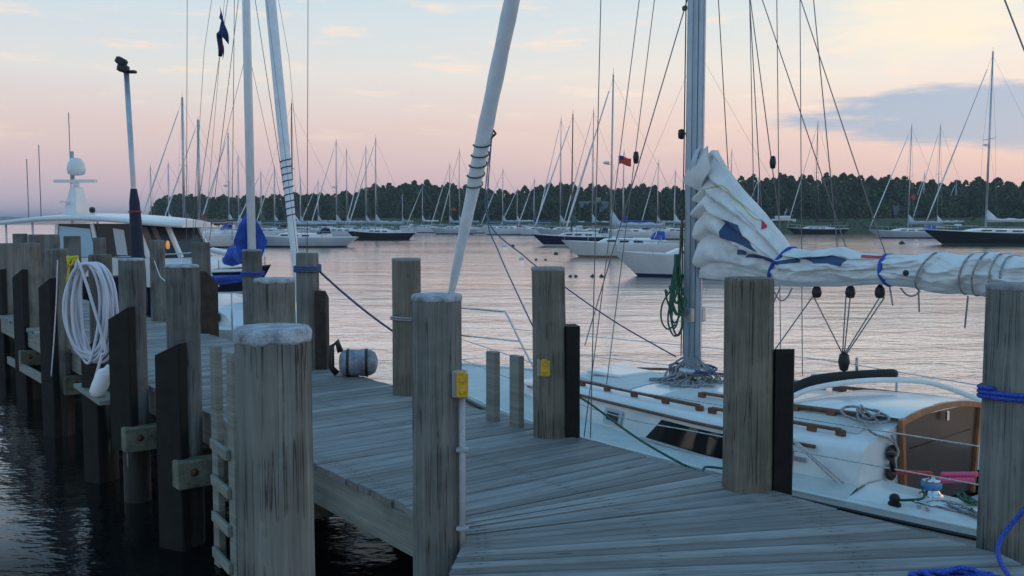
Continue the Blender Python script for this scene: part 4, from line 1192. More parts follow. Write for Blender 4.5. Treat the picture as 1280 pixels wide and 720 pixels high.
m_.tube([BT - Vector((0, 0, .08)), Vector(hp(1055, 468, -.33))], .012, 6); m_.build('mainsheet', 'rope_grey', boat)
for (pa, pb, drop) in (((965, 357), (990, 360), .12), ((975, 360), (966, 380), .0), ((1126, 360), (1150, 364), .05), ((1148, 362), (1149, 390), 0), ((1112, 358), (1116, 382), 0), ((1210, 370), (1206, 410), 0)):
    xa, za = CL(*pa, .05); xb, zb2 = CL(*pb, .05); m_ = MB(); m_.tube(sag((xa, .05, za), (xb, .05, zb2), drop, 8), .007, 5); m_.build('reef_line', 'rope_grey', boom)
# furled genoa on the forestay
WORLDCHILD = True; bpy.context.view_layer.update()
bowp = L2W(4.55, 0, .97); hd = P(640, 0, 10.79)
dirj = (hd - bowp).normalized()
topj = bowp + dirj * ((11.4 - bowp.z) / dirj.z)
pts = [bowp + (topj - bowp) * t for t in np.linspace(.05, .93, 60)]
m_ = MB(); m_.tube(pts, [.035 + .062 * min(1, i / 14) * (1 - .3 * i / 60) + .004 * math.sin(i * 1.7) for i in range(60)], 14)
jib = m_.build('furled_jib', 'jib_cover', boat)
m_ = MB(); m_.tube([bowp, topj], .008, 6); m_.lathe([(.03, 0), (.09, .02), (.09, .10), (.03, .12)], 14, bowp + dirj * .12, dirj); m_.build('forestay', 'wire', boat)
cz = P(606, 190, 11.0)
tj = ((P(600, 190, 11.2) - bowp).dot(dirj))
pts = []
for k in range(80):
    a = k * 2 * math.pi / 16; q = bowp + dirj * (tj - .62 + k / 80 * .66); ux = dirj.orthogonal().normalized(); uy = dirj.cross(ux)
    pts.append(q + (ux * math.cos(a) + uy * math.sin(a)) * .102)
clew = bowp + dirj * (tj + .06) + Vector((.10, -.03, 0))
m_ = MB(); m_.tube(pts + [clew], .009, 6)
m_.tube(heap(clew, .05, .04, .12, 14, 2), .014, 6); m_.build('jib_lashing', 'rope_green', boat)
m_ = MB(); m_.tube(smooth_path([clew, P(609, 270, 10.6), P(622, 312, 10.2), P(648, 370, 9.6), P(672, 420, 9.1), P(690, 455, 8.8)], 6), .007, 6)
m_.tube(smooth_path([clew, P(608, 270, 10.8), P(655, 320, 10.2), P(705, 358, 9.9), P(770, 403, 9.6), P(845, 446, 9.2)], 6), .007, 6); m_.build('jib_sheet', 'rope_navy', boat)
# standing and running rigging (bottom end on the boat, top beyond the frame)
def stay(a, b, zt_, r_=.0045, mat='wire', name='stay'):
    a = Vector(a); b = Vector(b); d = b - a; t = max(1.0, (zt_ - a.z) / d.z)
    m_ = MB(); m_.tube([a, a.lerp(b, t * .5), a + d * t], r_, 5); return m_.build(name, mat, boat)
cp = L2W(0.15, 1.28, .95)
stay(P(738, 549, 8.25), P(751, 0, 8.9), 8.0, .005)
stay(P(730, 546, 8.2), P(799, 0, 8.8), 6.8)
stay(P(757, 490, 8.9), P(818, 0, 9.2), 8.0, .0045)
stay(P(731, 432, 10.2), P(850, 30, 9.2), 5.3, .006, 'wire')
stay(P(947, 480, 9.4), P(937, 0, 9.4), 8.0)
for (pa, pb, da, db, zz_) in (((913, 260), (898, 0), 9.2, 9.2, 9), ((954, 300), (937, 0), 9.0, 9.0, 8), ((976, 290), (938, 0), 8.4, 8.9, 8), ((1060, 316), (953, 0), 7.9, 8.9, 7.5), ((976, 470), (971, 0), 10.0, 9.7, 9), ((1003, 470), (1000, 0), 10.1, 9.8, 9), ((1107, 318), (1001, 0), 7.6, 8.7, 7.5), ((1047, 312), (1017, 0), 7.9, 8.6, 8)):
    stay(P(*pa, da), P(*pb, db), zz_, .0048, 'wire')
stay(L2W(-4.2, 0, 1.0), P(1256, 0, 6.6), 9, .006)
for px, py, d in ((795, 197, 9.08), (966, 203, 8.55)):
    m_ = MB(); m_.lathe([(.001, -.06), (.022, -.05), (.03, 0), (.022, .05), (.001, .06)], 10, P(px, py, d)); m_.build('halyard_block', 'black', boat)
# mooring lines
bowc = L2W(4.05, 0, 1.0)
a5 = w5[0]
rope('mooring_line', list(reversed(w5)) + sag(w5[0], L2W(4.1, .1, 1.0), .10, 20)[1:], .0135, 'rope_navy', 'blue-grey rope from a pile across the water to the white sailboat bow', 'rope')
p3, r3, _ = PILES['R3']
w3 = wrap('R3', 1.52, 2.0, .010, .022)
b_, z_ = sheer(-1.75)
rope('mooring_line', smooth_path([P(716, 492, 7.9), P(738, 505, 7.85), P(800, 550, 7.3), P(870, 588, 6.9), L2W(-1.4, sheer(-1.4)[0] + .01, sheer(-1.4)[1] + .05), L2W(-1.75, b_ - .1, z_ + .05)], 8)[1:], .0095, 'rope_green', 'thin green rope from a brown pile down to the white sailboat side', 'rope')
rope('mooring_line', wrap('R4', PILES['R4'][0].z - .60, 2.1, .009, .02), .009, 'rope_grey', 'thin pale line tied round the middle of the bare brown pile', 'rope')
rope('mooring_line', wrap('R6', PILES['R6'][0].z - .36, 2.4, .014, .026), .013, 'rope_blue', 'blue line round the pile below the blue sail cover', 'rope')

# rolled inflatable on the pier edge
rc = P(448, 455, 10.35); rc.z = DK + .145
inf = empty('inflatable_boat', (rc.x, rc.y, DK), 0, 'grey rolled-up inflatable boat with dark straps lying on the pier edge', 'inflatable'); bpy.context.view_layer.update()
ax = (N * .75 - U * .45).normalized()
m_ = MB(); m_.lathe([(.001, -.21), (.09, -.20), (.135, -.17), (.147, -.1), (.143, 0), (.15, .06), (.14, .13), (.11, .18), (.05, .205), (.001, .21)], 20, rc, ax); m_.build('rolled_hull', 'inflatable', inf)
for q in (-.11, .09):
    m_ = MB(); m_.lathe([(.144, -.015), (.153, -.013), (.153, .013), (.144, .015)], 20, rc + ax * q, ax); m_.build('strap', 'black', inf)
m_ = MB(); m_.tube([rc - ax * .19 + Vector((0, 0, .12)), rc - ax * .23 + Vector((0, 0, .24)), rc - ax * .29 + Vector((0, 0, .18)), rc - ax * .29 + Vector((0, 0, -.05)), rc - ax * .23 + Vector((0, 0, -.12))], .035, 8); m_.build('carry_handle', 'black', inf)

# ------------------------------------------------------------------ floodlight pole
WORLDCHILD = True
pb_ = P(172, 420, 17.0); pt = P(158, 92, 17.0)
pole = empty('floodlight_pole', (pb_.x, pb_.y, DK), 0, 'slender grey pole with floodlights on top and a dark blue padded lower part', 'light pole'); bpy.context.view_layer.update()
ps = P(167, 236, 17.0)
pb0 = ps + (ps - pt) * ((ps.z - DK) / (pt.z - ps.z))
m_ = MB(); m_.tube([pb0, pt], .046, 12); m_.build('post', 'alloy', pole)
m_ = MB(); m_.tube([pb0 + (ps - pb0) * t for t in np.linspace(.02, 1, 10)], [.10, .12, .115, .12, .115, .11, .105, .10, .09, .055], 12); cv_ = m_.build('padding', 'navy_canvas', pole)
m_ = MB(); c = ps + (pb0 - ps) * .18; m_.lathe([(.11, -.012), (.117, -.01), (.117, .01), (.11, .012)], 14, c, ps - pb0); m_.build('band', 'red_cloth', cv_)
m_ = MB(); m_.box(pt + Vector((.06, 0, .03)), (.22, .10, .05), bevel=.01); m_.build('bracket', 'black', pole)
for dx, dz, tl_ in ((-.06, .20, .5), (-.03, .08, .2)):
    c = pt + Vector((dx, -.05, dz)); m_ = MB(); rm = Matrix.Rotation(tl_, 3, 'Y'); m_.box(c, (.17, .15, .13), rm, bevel=.025); fl = m_.build('floodlight', 'black', pole)
    m_ = MB(); m_.box(c + rm @ Vector((-.085, 0, 0)), (.02, .12, .10), rm, bevel=.004); m_.build('lens', 'lamp_glass', fl)

# ------------------------------------------------------------------ generic moored sailboats
WORLDCHILD = False
def moored(label, mast_px, top_py, wl, L, hull='hull_white', boot='boot_blue', spar='alloy', cover='mast_paint', heading=180, bowfrac=.40, jib=True, fb=1.0, flag=None, sprd=True, mastr=.075, radar=False, tall_cabin=.42, d=None, mizzen=None, dodger='auto', group='sailboats moored across the harbour', detail=False, furlmat='jib_cover'):
    d = d or depth_for(wl)
    x = XZ(mast_px, d); zt = EYE + (HOR - top_py) * d / F
    rt = empty('sailboat', (x, d, 0), R(heading), label, 'sailboat', group)
    B = L * .30; bow = L * bowfrac
    if dodger == 'auto': dodger = rng.choice(['blue_canvas', 'navy_canvas', 'jib_cover', 'green_canvas', 'cabin_curtain', None]) if group else None
    secs = hull_sections(L, B, fb * 1.28, fb, fb * 1.02, bow, n=14, trans=.5, rake_b=L * .13, rake_s=.0, maxpos=.45, boot=.14)
    # counter stern: lower stations pulled forward
    for i, sec in enumerate(secs):
        s = i / 14
        if s < .35:
            k = ((.35 - s) / .35) ** 1.4
            secs[i] = [(xx + k * L * .11 * max(0, 1 - z / sec[-1][2]), y, z) for xx, y, z in sec]
    hull_mesh(secs).build('hull', ['boot_dark', boot, hull, 'hull_white'], rt)
    deck_mesh(secs, .08).build('deck', 'nonskid', rt)
    xs = [q[-1][0] for q in secs]
    sb = lambda xx: interp(xx, xs, [q[-1][1] for q in secs]); sz = lambda xx: interp(xx, xs, [q[-1][2] for q in secs])
    m_ = MB(); rows = []
    c0, c1 = bow - L * .26, bow - L * .70
    for xx in np.linspace(c0, c1, 9):
        f = (c0 - xx) / (c0 - c1); hw = sb(xx) * .66; z0 = sz(xx) - .05; h = tall_cabin * min(1, .12 + f * 5)
        rows.append([(xx, hw, z0), (xx, hw * .93, z0 + h * .8), (xx, hw * .7, z0 + h), (xx, 0, z0 + h * 1.15), (xx, -hw * .7, z0 + h), (xx, -hw * .93, z0 + h * .8), (xx, -hw, z0)])
    m_.rings(rows, closed=False, smooth=False); m_.face([len(m_.v) - 7 + i for i in range(7)])
    cab = m_.build('cabin', 'hull_white', rt)
    for sg in (1, -1):
        for f in (.25, .45, .68):
            xx = c0 + (c1 - c0) * f; hw = sb(xx) * .645
            m_ = MB(); m_.box((xx, sg * hw, sz(xx) + tall_cabin * .42), (L * .065, .05, .14), bevel=.01); m_.build('window', 'dark_glass', cab)
    m_ = MB(); m_.box((c1 - .35, 0, sz(c1) + .12), (.6, sb(c1) * 1.4, .3), bevel=.05)
    m_.tube([(c1 + .3, sb(c1) * .6, sz(c1) + tall_cabin), (c1 + .1, sb(c1) * .5, sz(c1) + tall_cabin + .45), (c1 + .1, -sb(c1) * .5, sz(c1) + tall_cabin + .45), (c1 + .3, -sb(c1) * .6, sz(c1) + tall_cabin)], .03, 6); m_.build('cockpit', 'hull_white', rt)
    if dodger:
        m_ = MB(); hw = sb(c1) * .62; x0 = c1 + .55; zb_ = sz(c1) + tall_cabin * .95
        m_.rings([[(x0 - dx, hw * q * k, zb_ + h_ * (1 - abs(q) ** 4)) for q in np.linspace(1, -1, 11)] for dx, h_, k in ((0, .02, .9), (.25, .42, .97), (.55, .55, 1.0), (1.05, .52, 1.0))], closed=False); m_.build('dodger', dodger, rt)
    m_ = MB(); zc = sz(0) + tall_cabin
    m_.tube([(0, 0, zc - .1), (-.05, 0, zt * .5), (-.12, 0, zt)], [mastr, mastr, mastr * .75], 10)
    m_.tube([(-.12, 0, zt), (-.12, 0, zt + .5)], .018, 5)
    mst = m_.build('mast', spar, rt)
    if sprd and group:
        m_ = MB(); m_.tube([(-.05, -B * .3, zt * .55), (-.05, B * .3, zt * .55)], .03, 6); m_.build('spreader', spar, mst)
    if radar:
        m_ = MB(); m_.lathe([(.001, -.1), (.22, -.09), (.25, 0), (.2, .1), (.001, .12)], 14, (.35, 0, zt * .52)); m_.bar((0, 0, zt * .51), (.35, 0, zt * .51), .1, .05); m_.build('radar_dome', 'hull_white', mst)
    bl = L * .40; bz = zc + .75
    m_ = MB(); m_.tube([(-.05, 0, bz), (-bl, 0, bz + .05)], .06, 8); bm_ = m_.build('boom', spar, rt)
    if cover:
        m_ = MB(); n_ = 12
        m_.rings([[(-.02 - bl * .97 * t, .13 * (1.1 - .5 * t) * math.cos(a), bz + .10 + (.14 + .62 * max(0, 1 - t * 5) ** 1.3 + .04 * math.sin(t * 20)) * (1 + math.sin(a)) * .9) for a in np.linspace(0, 2 * math.pi, 11)[:-1]] for t in np.linspace(0, 1, n_)])
        m_.build('sail_cover', cover, bm_)
    st_ = Vector((bow - .1, 0, fb * 1.28)); hd_ = Vector((-.1, 0, zt * .98))
    if jib:
        m_ = MB(); m_.tube([st_.lerp(hd_, t) for t in np.linspace(.04, .92, 14)], [.05 + .035 * math.sin(math.pi * min(1, q / 9)) for q in range(14)], 8); m_.build('furled_jib', furlmat, rt)
    m_ = MB(); wr = max(.006, d * .0001) if group else .004
    m_.tube([st_, hd_], wr, 4)
    ss = Vector((bow - L + .1, 0, fb)); m_.tube([ss, hd_], wr, 4)
    for sg in (1, -1):
        m_.tube([(-.1, sg * sb(-.1) * .97, sz(0)), (-.05, sg * B * .3, zt * .55), (-.1, 0, zt * .97)], wr, 4)
        m_.tube([(-.6, sg * sb(-.6) * .97, sz(-.6)), (-.05, sg * .05, zt * .54)], wr, 4)
    m_.build('rigging', 'wire', rt)
    m_ = MB(); rr_ = max(.012, d * .00016)
    for sg in (1, -1):
        top_ = [(xx, sg * sb(xx) * .95, sz(xx) + .6) for xx in np.linspace(bow - .25, bow - L + .2, 12)]
        m_.tube(top_, rr_, 4)
        for q in top_[::2]: m_.tube([q, (q[0], q[1], q[2] - .6)], rr_, 4)
    m_.build('lifelines', 'alloy', rt)
    if mizzen:
        mxx = bow - L * .82; m_ = MB(); zt2 = EYE + (HOR - mizzen) * d / F; m_.tube([(mxx, 0, sz(mxx)), (mxx - .05, 0, zt2)], mastr * .8, 8); m_.build('mizzen_mast', spar, rt)
    if flag:
        fx, fz = flag
        m_ = MB(); m_.grid(lambda u, v: (fx - u * .95, .12 * math.sin(u * 5) + .05 * v, fz - v * .6 - .18 * u + .05 * math.sin(u * 6)), 8, 4); fl = m_.build('flag', 'red_cloth', rt)
        m_ = MB(); m_.grid(lambda u, v: (fx - u * .38, .12 * math.sin(u * .4 * 5) + .05 * v - .012, fz + .004 - v * .32 - .18 * u * .4 + .05 * math.sin(u * .4 * 6)), 4, 3); m_.grid(lambda u, v: (fx - v * .38, .12 * math.sin(v * .4 * 5) + .05 * u + .012, fz + .004 - u * .32 - .18 * v * .4 + .05 * math.sin(v * .4 * 6)), 3, 4); m_.build('canton', 'flag_navy', fl)
    return rt
# middle
moored('white sailboat with dark blue waterline, its bow nearest the tall mast', 866, 60, 345, 10.2, 'hull_white', 'boot_blue', bowfrac=.40, heading=176, jib=False)
moored('white sailboat with tan waterline, flying a red and blue flag', 763, 96, 321, 10.4, 'hull_white', 'boot_tan', heading=174, bowfrac=.36, flag=(-.55, 7.6), radar=True)
moored('dark blue sailboat with a brown wooden mast behind the tan-striped white one', 714, 144, 307, 11.0, 'hull_navy', 'hull_white', 'wood_spar', 'green_canvas', heading=176, bowfrac=.39, furlmat='jib_cover')
moored('pale sailboat whose mast rises right of the brown wooden mast, far behind', 740, 139, 298, 11.5, 'hull_white', 'boot_dark', heading=182, bowfrac=.40)
moored('far white sailboat whose mast stands just left of the brown wooden mast', 700, 149, 295, 10.6, 'hull_pale', 'boot_dark', heading=185)
moored('small far sailboat whose short mast stands alone right of the red-blue flag', 821, 202, 293, 8.2, 'hull_white', 'boot_blue', heading=178)
moored('small far sailboat with a short mast, right of the near furled jib', 667, 224, 294, 7.6, 'hull_white', 'boot_blue', heading=185, cover='blue_canvas')
# centre left
moored('pale grey sailboat with a tall brown mast, beyond the blue sail cover', 366, 131, 308.5, 11.6, 'hull_pale', 'boot_dark', 'wood_spar', 'mast_paint', heading=178, bowfrac=.42, jib=False)
moored('black sailboat with white cabin beyond the stern of the pale grey sailboat', 470, 174, 299.5, 9.8, 'hull_black', 'boot_dark', heading=180, bowfrac=.42)
moored('far white sailboat with a radar dome on its mast, beyond the pale grey sailboat', 421, 176, 297, 10.6, 'hull_white', 'boot_blue', heading=184, radar=True)
moored('far white sailboat whose mast is nearest left of the black hull mast', 458, 184, 294.5, 9.5, 'hull_white', 'boot_blue', heading=178)
moored('far sailboat with a short mast between the radar-dome mast and the black hull', 434, 187, 293, 9.4, 'hull_pale', 'boot_blue', heading=184, jib=False)
moored('far low sailboat with a small red flag on its mast', 562, 205, 292.5, 9.4, 'hull_pale', 'boot_dark', heading=181, flag=(-.3, 5.2))
moored('far white sailboat beside the low red-flagged one, its mast taller', 574, 188, 291.5, 10.2, 'hull_white', 'boot_blue', heading=178)
moored('far white sailboat half hidden by the lashed part of the near furled jib', 609, 196, 291, 9.2, 'hull_white', 'boot_green', heading=184, cover='green_canvas')
moored('far sailboat with a very short mast, right of the black sailboat', 503, 243, 291, 6.0, 'hull_white', 'boot_blue', heading=182, jib=False)
# left
moored('white sailboat with a dull brown sail cover, just beyond the motor yacht', 231, 124, 309, 11.2, 'hull_white', 'boot_blue', cover='cabin_curtain', heading=176, bowfrac=.45, mastr=.14, fb=1.25)
moored('white sailboat with a thick mast and reddish sail cover beyond the motor yacht', 250, 151, 305, 10.8, 'hull_white', 'boot_blue', cover='teak', heading=182, bowfrac=.42, mastr=.17, fb=1.3)
moored('white sailboat with a dome on its mast, just left of the blue sail cover', 287, 167, 303, 10.0, 'hull_white', 'boot_dark', heading=178, mastr=.09, radar=True)
moored('far white sailboat with a slim mast touching the blue-covered mast on its left', 299, 196, 297, 9.0, 'hull_white', 'boot_blue', heading=183, jib=False)
moored('far sailboat with a slim mast right of the blue sail cover', 344, 209, 296, 8.6, 'hull_white', 'boot_blue', heading=180)
moored('far sailboat with the slim mast nearest right of the brown mast', 376, 222, 294.5, 8.2, 'hull_white', 'boot_blue', heading=184, jib=False)
moored('small far sailboat with a thin mast right beside the yacht roof', 190, 208, 297, 8.6, 'hull_white', 'boot_blue', heading=177, jib=False)
# right
moored('large dark green sailboat with a tall mast, at the right edge of the photo', 1231, 68, 305.5, 17.5, 'hull_green', 'boot_green', 'alloy', 'sailcloth', heading=177, bowfrac=.40, fb=1.35, mastr=.12, radar=True)
moored('pale grey-blue sailboat with a red flag halfway up its mast', 1134, 158, 297.5, 13.2, 'hull_pale', 'boot_dark', heading=179, bowfrac=.45, flag=(-.1, 6.6))
moored('far dark blue sailboat between the pale grey-blue and dark green sailboats', 1170, 157, 292.5, 13.0, 'hull_navy', 'boot_dark', 'alloy', 'jib_cover', heading=180)
moored('black sailboat with a tall brown mast behind the flaked sail', 1018, 154, 292.5, 12.0, 'hull_black', 'boot_dark', 'wood_spar', 'black_canvas', heading=181, bowfrac=.46, jib=True)
moored('far white sailboat whose thin mast shows right of the black hull mast', 1034, 229, 288, 8.6, 'hull_white', 'boot_blue', heading=180, jib=False)
moored('small far sailboat with a stub mast, between the black and pale grey-blue hulls', 1057, 242, 287.5, 7.6, 'hull_white', 'boot_blue', heading=184, jib=False)
moored('far white sailboat whose thin mast shows beside the flaked sail peak', 912, 188, 292, 9.0, 'hull_white', 'boot_blue', heading=180, jib=False)

# more of the fleet
for a in (
    ('far white sailboat with a thin mast beside the yacht roof, right of the floodlight pole', 212, 204, 300, 9.6, 'hull_white'),
    ('far white sailboat with a low mast beyond the blue-covered boat, right of its mast', 327, 215, 299, 9.8, 'hull_white'),
    ('far pale sailboat with a short mast between the brown mast and the radar-dome mast', 398, 226, 293, 9.0, 'hull_pale'),
    ('far white sailboat whose mast stands between the black sailboat and the red-flagged one', 528, 232, 291, 8.6, 'hull_white'),
    ('far white sailboat on the open water just right of the near furled jib', 628, 212, 293.5, 10.4, 'hull_white'),
    ('far pale sailboat whose short mast shows right of the lashed furled jib', 646, 236, 291.5, 8.8, 'hull_pale'),
    ('far white sailboat whose mast shows just left of the red-blue flag', 778, 190, 300, 10.6, 'hull_white'),
    ('far white sailboat with its mast hard against the left of the tall near mast', 842, 214, 299, 9.8, 'hull_white'),
    ('far pale sailboat low on the water behind the flaked sail', 946, 222, 291, 9.0, 'hull_pale'),
    ('far white sailboat whose thin mast shows right of the pale grey-blue sailboat', 1152, 216, 289.5, 9.2, 'hull_white'),
    ('far white sailboat behind the bow of the large dark green sailboat', 1192, 226, 290, 9.0, 'hull_white')):
    moored(*a[:5], a[5], rng.choice(['boot_blue', 'boot_dark', 'boot_tan']), heading=rng.uniform(175, 186), jib=rng.random() < .5, cover=rng.choice(['mast_paint', 'blue_canvas', 'jib_cover', 'green_canvas']), fb=1.1)
# far motorboat
def motorboat(px, wl, L, label):
    d = depth_for(wl); rt = empty('motorboat', (XZ(px, d), d, 0), R(186), label, 'motorboat')
    secs = hull_sections(L, L * .34, 1.9, 1.3, 1.1, L * .5, n=12, trans=.85, rake_b=L * .12, boot=.15)
    hull_mesh(secs).build('hull', ['boot_dark', 'boot_blue', 'hull_white', 'hull_white'], rt); deck_mesh(secs).build('deck', 'nonskid', rt)
    m_ = MB(); m_.rings([[(x, y, z) for x, y in ((L * .28 - k * .5, 0), (L * .22 - k * .4, L * .11), (-L * .30, L * .12), (-L * .30, -L * .12), (L * .22 - k * .4, -L * .11))] for k, z in ((0, 1.2), (1, 2.0), (2.2, 2.9))], smooth=False); cb = m_.build('cabin', 'hull_white', rt)
    m_ = MB(); m_.box((-L * .02, 0, 2.35), (L * .42, L * .25, .45), bevel=.05); m_.build('window', 'dark_glass', cb)
    m_ = MB(); m_.box((-L * .06, 0, 3.25), (L * .28, L * .2, .6), bevel=.1); m_.build('flybridge', 'hull_white', rt)
    m_ = MB(); m_.tube([(-L * .1, 0, 3.5), (-L * .14, 0, 5.0)], .06, 6); m_.tube([(-L * .12, -.8, 4.3), (-L * .12, .8, 4.3)], .05, 6); m_.build('radar_mast', 'hull_white', rt)
motorboat(974, 291, 10.0, 'white motorboat with a flybridge near the far shore beyond the flaked sail')

# buoys
def buoy(px, py, r_, mat, label):
    d = depth_for(py); m_ = MB()
    m_.lathe([(.001, -r_ * .6), (r_ * .7, -r_ * .4), (r_, .1 * r_), (r_ * .8, r_ * .65), (r_ * .3, r_ * .9), (r_ * .12, r_ * 1.2), (.001, r_ * 1.25)], 14, (0, 0, 0))
    o = m_.build('mooring_buoy', mat); o.location = (XZ(px, d), d, 0); tag(o, label, 'buoy', 'mooring buoys in the open water')
for px, py, r_, m, lb in ((652, 324, .20, 'buoy_white', 'largest pale mooring buoy above the brown pile with the small yellow box'), (670, 325, .12, 'buoy_dark', 'small dark buoy close right of the largest pale buoy'),
        (682, 325, .11, 'buoy_dark', 'small dark buoy second right of the largest pale buoy'), (695, 318, .20, 'buoy_dark', 'dark ball buoy at the bow of the tan-striped sailboat'),
        (631, 308, .30, 'buoy_white', 'pale buoy farther out, left of the dark blue sailboat'), (641, 308, .22, 'buoy_dark', 'dark buoy next to the farther pale buoy, left of the dark blue sailboat'),
        (713, 346, .10, 'buoy_dark', 'left one of two touching dark floats near the white bow'), (720, 346, .10, 'buoy_dark', 'right one of two touching dark floats near the white bow'),
        (741, 346, .12, 'buoy_dark', 'dark float midway in the row leading to the white bow with blue waterline'), (752, 346, .12, 'buoy_dark', 'dark float nearest the white bow with blue waterline'),
        (1127, 305, .35, 'buoy_dark', 'dark buoy below the pale grey-blue sailboat'), (1145, 303, .3, 'buoy_white', 'pale buoy between the pale grey-blue sailboat and the dark green bow')):
    buoy(px, py, r_, m, lb)

# ------------------------------------------------------------------ second boat at the pier (blue covers)
d2 = 17.1
b2 = moored('white sailboat with bright blue sail cover berthed behind the piles', 315, -260, 400, 8.2, 'hull_white', 'boot_blue', 'white_spar', None, heading=-90 + 29, bowfrac=.40, jib=False, fb=.95, d=d2, mastr=.075, group=None)
WORLDCHILD = True; bpy.context.view_layer.update()
c = P(311, 330, d2)
def B2(x, y, z):
    return b2.matrix_basis @ Vector((x, y, z))
m_ = MB(); n_ = 26; rows = []
for i in range(n_):
    t = i / (n_ - 1); rows.append([B2(-.09 - 1.7 * t, (.13 + .17 * max(0, 1 - t * 4) - .03 * t) * (1 - .8 * max(0, math.sin(a)) * max(0, 1 - t * 3)) * math.cos(a) * (1 + .12 * math.sin(a * 3 + t * 9)), 2.02 + (.13 + .55 * max(0, 1 - abs(t - .03) * 5.5) ** 1.0 * .68 + .03 * math.sin(t * 17)) * (1.0 + math.sin(a))) for a in np.linspace(0, 2 * math.pi, 15)[:-1]])
m_.rings(rows); m_.build('sail_cover', 'blue_canvas', b2)
m_ = MB(); m_.tube([P(282, 326, 18.2), P(289, 324, 18.1), P(297, 321, 18.0), P(306, 319, 17.9)], [.08, .14, .15, .10], 10); m_.build('sail_cover', 'blue_canvas', b2)
m_ = MB(); m_.poly([P(263, 348, 17.4), P(306, 346, 16.6), P(306, 352, 16.6), P(266, 357, 17.4)], thick=.03, nrm=(0, 1, 0)); m_.tube([P(263, 348, 17.4), P(306, 347, 16.6)], .05, 8); m_.build('weather_cloth', 'blue_canvas', b2)
j0 = P(371, 345, 14.9); j1 = P(338, 0, 16.4)
m_ = MB(); dj = j1 - j0; jm = [j0 - dj * .12 + dj * t * 1.0 for t in np.linspace(0, 2.6, 60)]
m_.tube([j0 - dj * .15 + dj * 2.6 * t for t in np.linspace(0, 1, 60)], [.045 + .045 * min(1, i / 16) for i in range(60)], 12); m_.build('furled_jib', 'jib_cover', b2)
m_ = MB(); pts = []
for k in range(110):
    a = k * 2 * math.pi / 12; f = .19 + .22 * k / 110; pts.append(j0 + dj * f + Vector((math.cos(a), math.sin(a), 0)) * (.062 + .028 * min(1, f * 2)))
m_.tube(pts, .011, 5); m_.build('jib_lashing', 'rope_navy', b2)
for pa, pb, da, db in (((205, 262), (232, 0), 20, 18), ((196, 268), (300, 0), 21, 17.5), ((236, 290), (278, 60), 19, 18), ((255, 262), (272, 150), 19, 18), ((386, 268), (385, 0), 16, 16), ((344, 200), (318, 0), 16, 17)):
    pass
def line2(pa, da, pb, db, r_=.006):
    a = P(*pa, da); b = P(*pb, db); m_ = MB(); m_.tube([a, b, b + (b - a) * .5], r_, 5); m_.build('stay', 'wire', b2)
line2((233, 300), 19.5, (234, 0), 19); line2((262, 300), 18.6, (298, 0), 17.6); line2((241, 305), 19.3, (276, 60), 18.5)
line2((290, 300), 17.4, (293, 0), 17.2); line2((384, 330), 15.5, (385, 0), 15.8); line2((357, 250), 15.4, (319, 0), 16.8)
m_ = MB()
c0 = P(273, 6, 18.3)
def fl(u, v):
    # flag hanging limp in two folds
    p = [P(274, 3, 18.3), P(283, 22, 18.3), P(270, 36, 18.3), P(275, 62, 18.3)]
    return c0
def fg(u, v):
    w_ = .02 + .17 * math.sin(math.pi * min(1, v * 1.15)) * u if v < .55 else .03 + .11 * u
    z = -.95 * v; xo = .02 * math.sin(v * 9) - (.05 if v > .5 else 0)
    return c0 + Vector((xo + w_ * (1 if v < .55 else .7), .05 * math.sin(u * 4 + v * 6), z - .25 * u * (v < .55) + .0))
m_.grid(fg, 6, 16); m_.grid(lambda u, v: fg(v, u) + Vector((0, .01, 0)), 16, 6); fo = m_.build('flag', 'flag_navy', b2)
m_ = MB(); m_.grid(lambda u, v: fg(.55 + .45 * u, .72 + .28 * v) + Vector((.02, -.008, -.05)), 4, 5); m_.build('flag_stripe', 'red_cloth', fo)
WORLDCHILD = False

# ------------------------------------------------------------------ motor yacht
YD = 28.0
yc = P(150, 300, YD)
yt = empty('motor_yacht', (yc.x, YD, 0), math.atan2(-.30, .95), 'white hardtop motor yacht with dark hull and radar mast, berthed beyond the left piles', 'motor yacht')
secs = hull_sections(12.0, 3.5, 1.6, 1.22, 1.05, 5.0, n=20, trans=.8, rake_b=1.0, boot=.2)
hull_mesh(secs, (0, 1, 2, 2, 2, 3)).build('hull', ['boot_dark', 'boot_dark', 'hull_navy', 'teak'], yt); deck_mesh(secs, .08).build('deck', 'nonskid', yt)
m_ = MB()
def yring(z, fx, bx, hw, cr):
    return [(fx, hw * .55, z), (fx - cr, hw, z), (bx, hw, z), (bx, -hw, z), (fx - cr, -hw, z), (fx, -hw * .55, z)]
m_.rings([yring(1.0, 3.7, -1.25, 1.35, .8), yring(1.60, 3.5, -1.25, 1.33, .8), yring(1.78, 2.7, -1.25, 1.31, .6)], smooth=False); trunk = m_.build('trunk_cabin', 'hull_white', yt)
m_ = MB(); m_.box((.55, -1.36, 1.5), (.5, .05, .16), bevel=.01); m_.build('teak_panel', 'teak_bright', trunk)
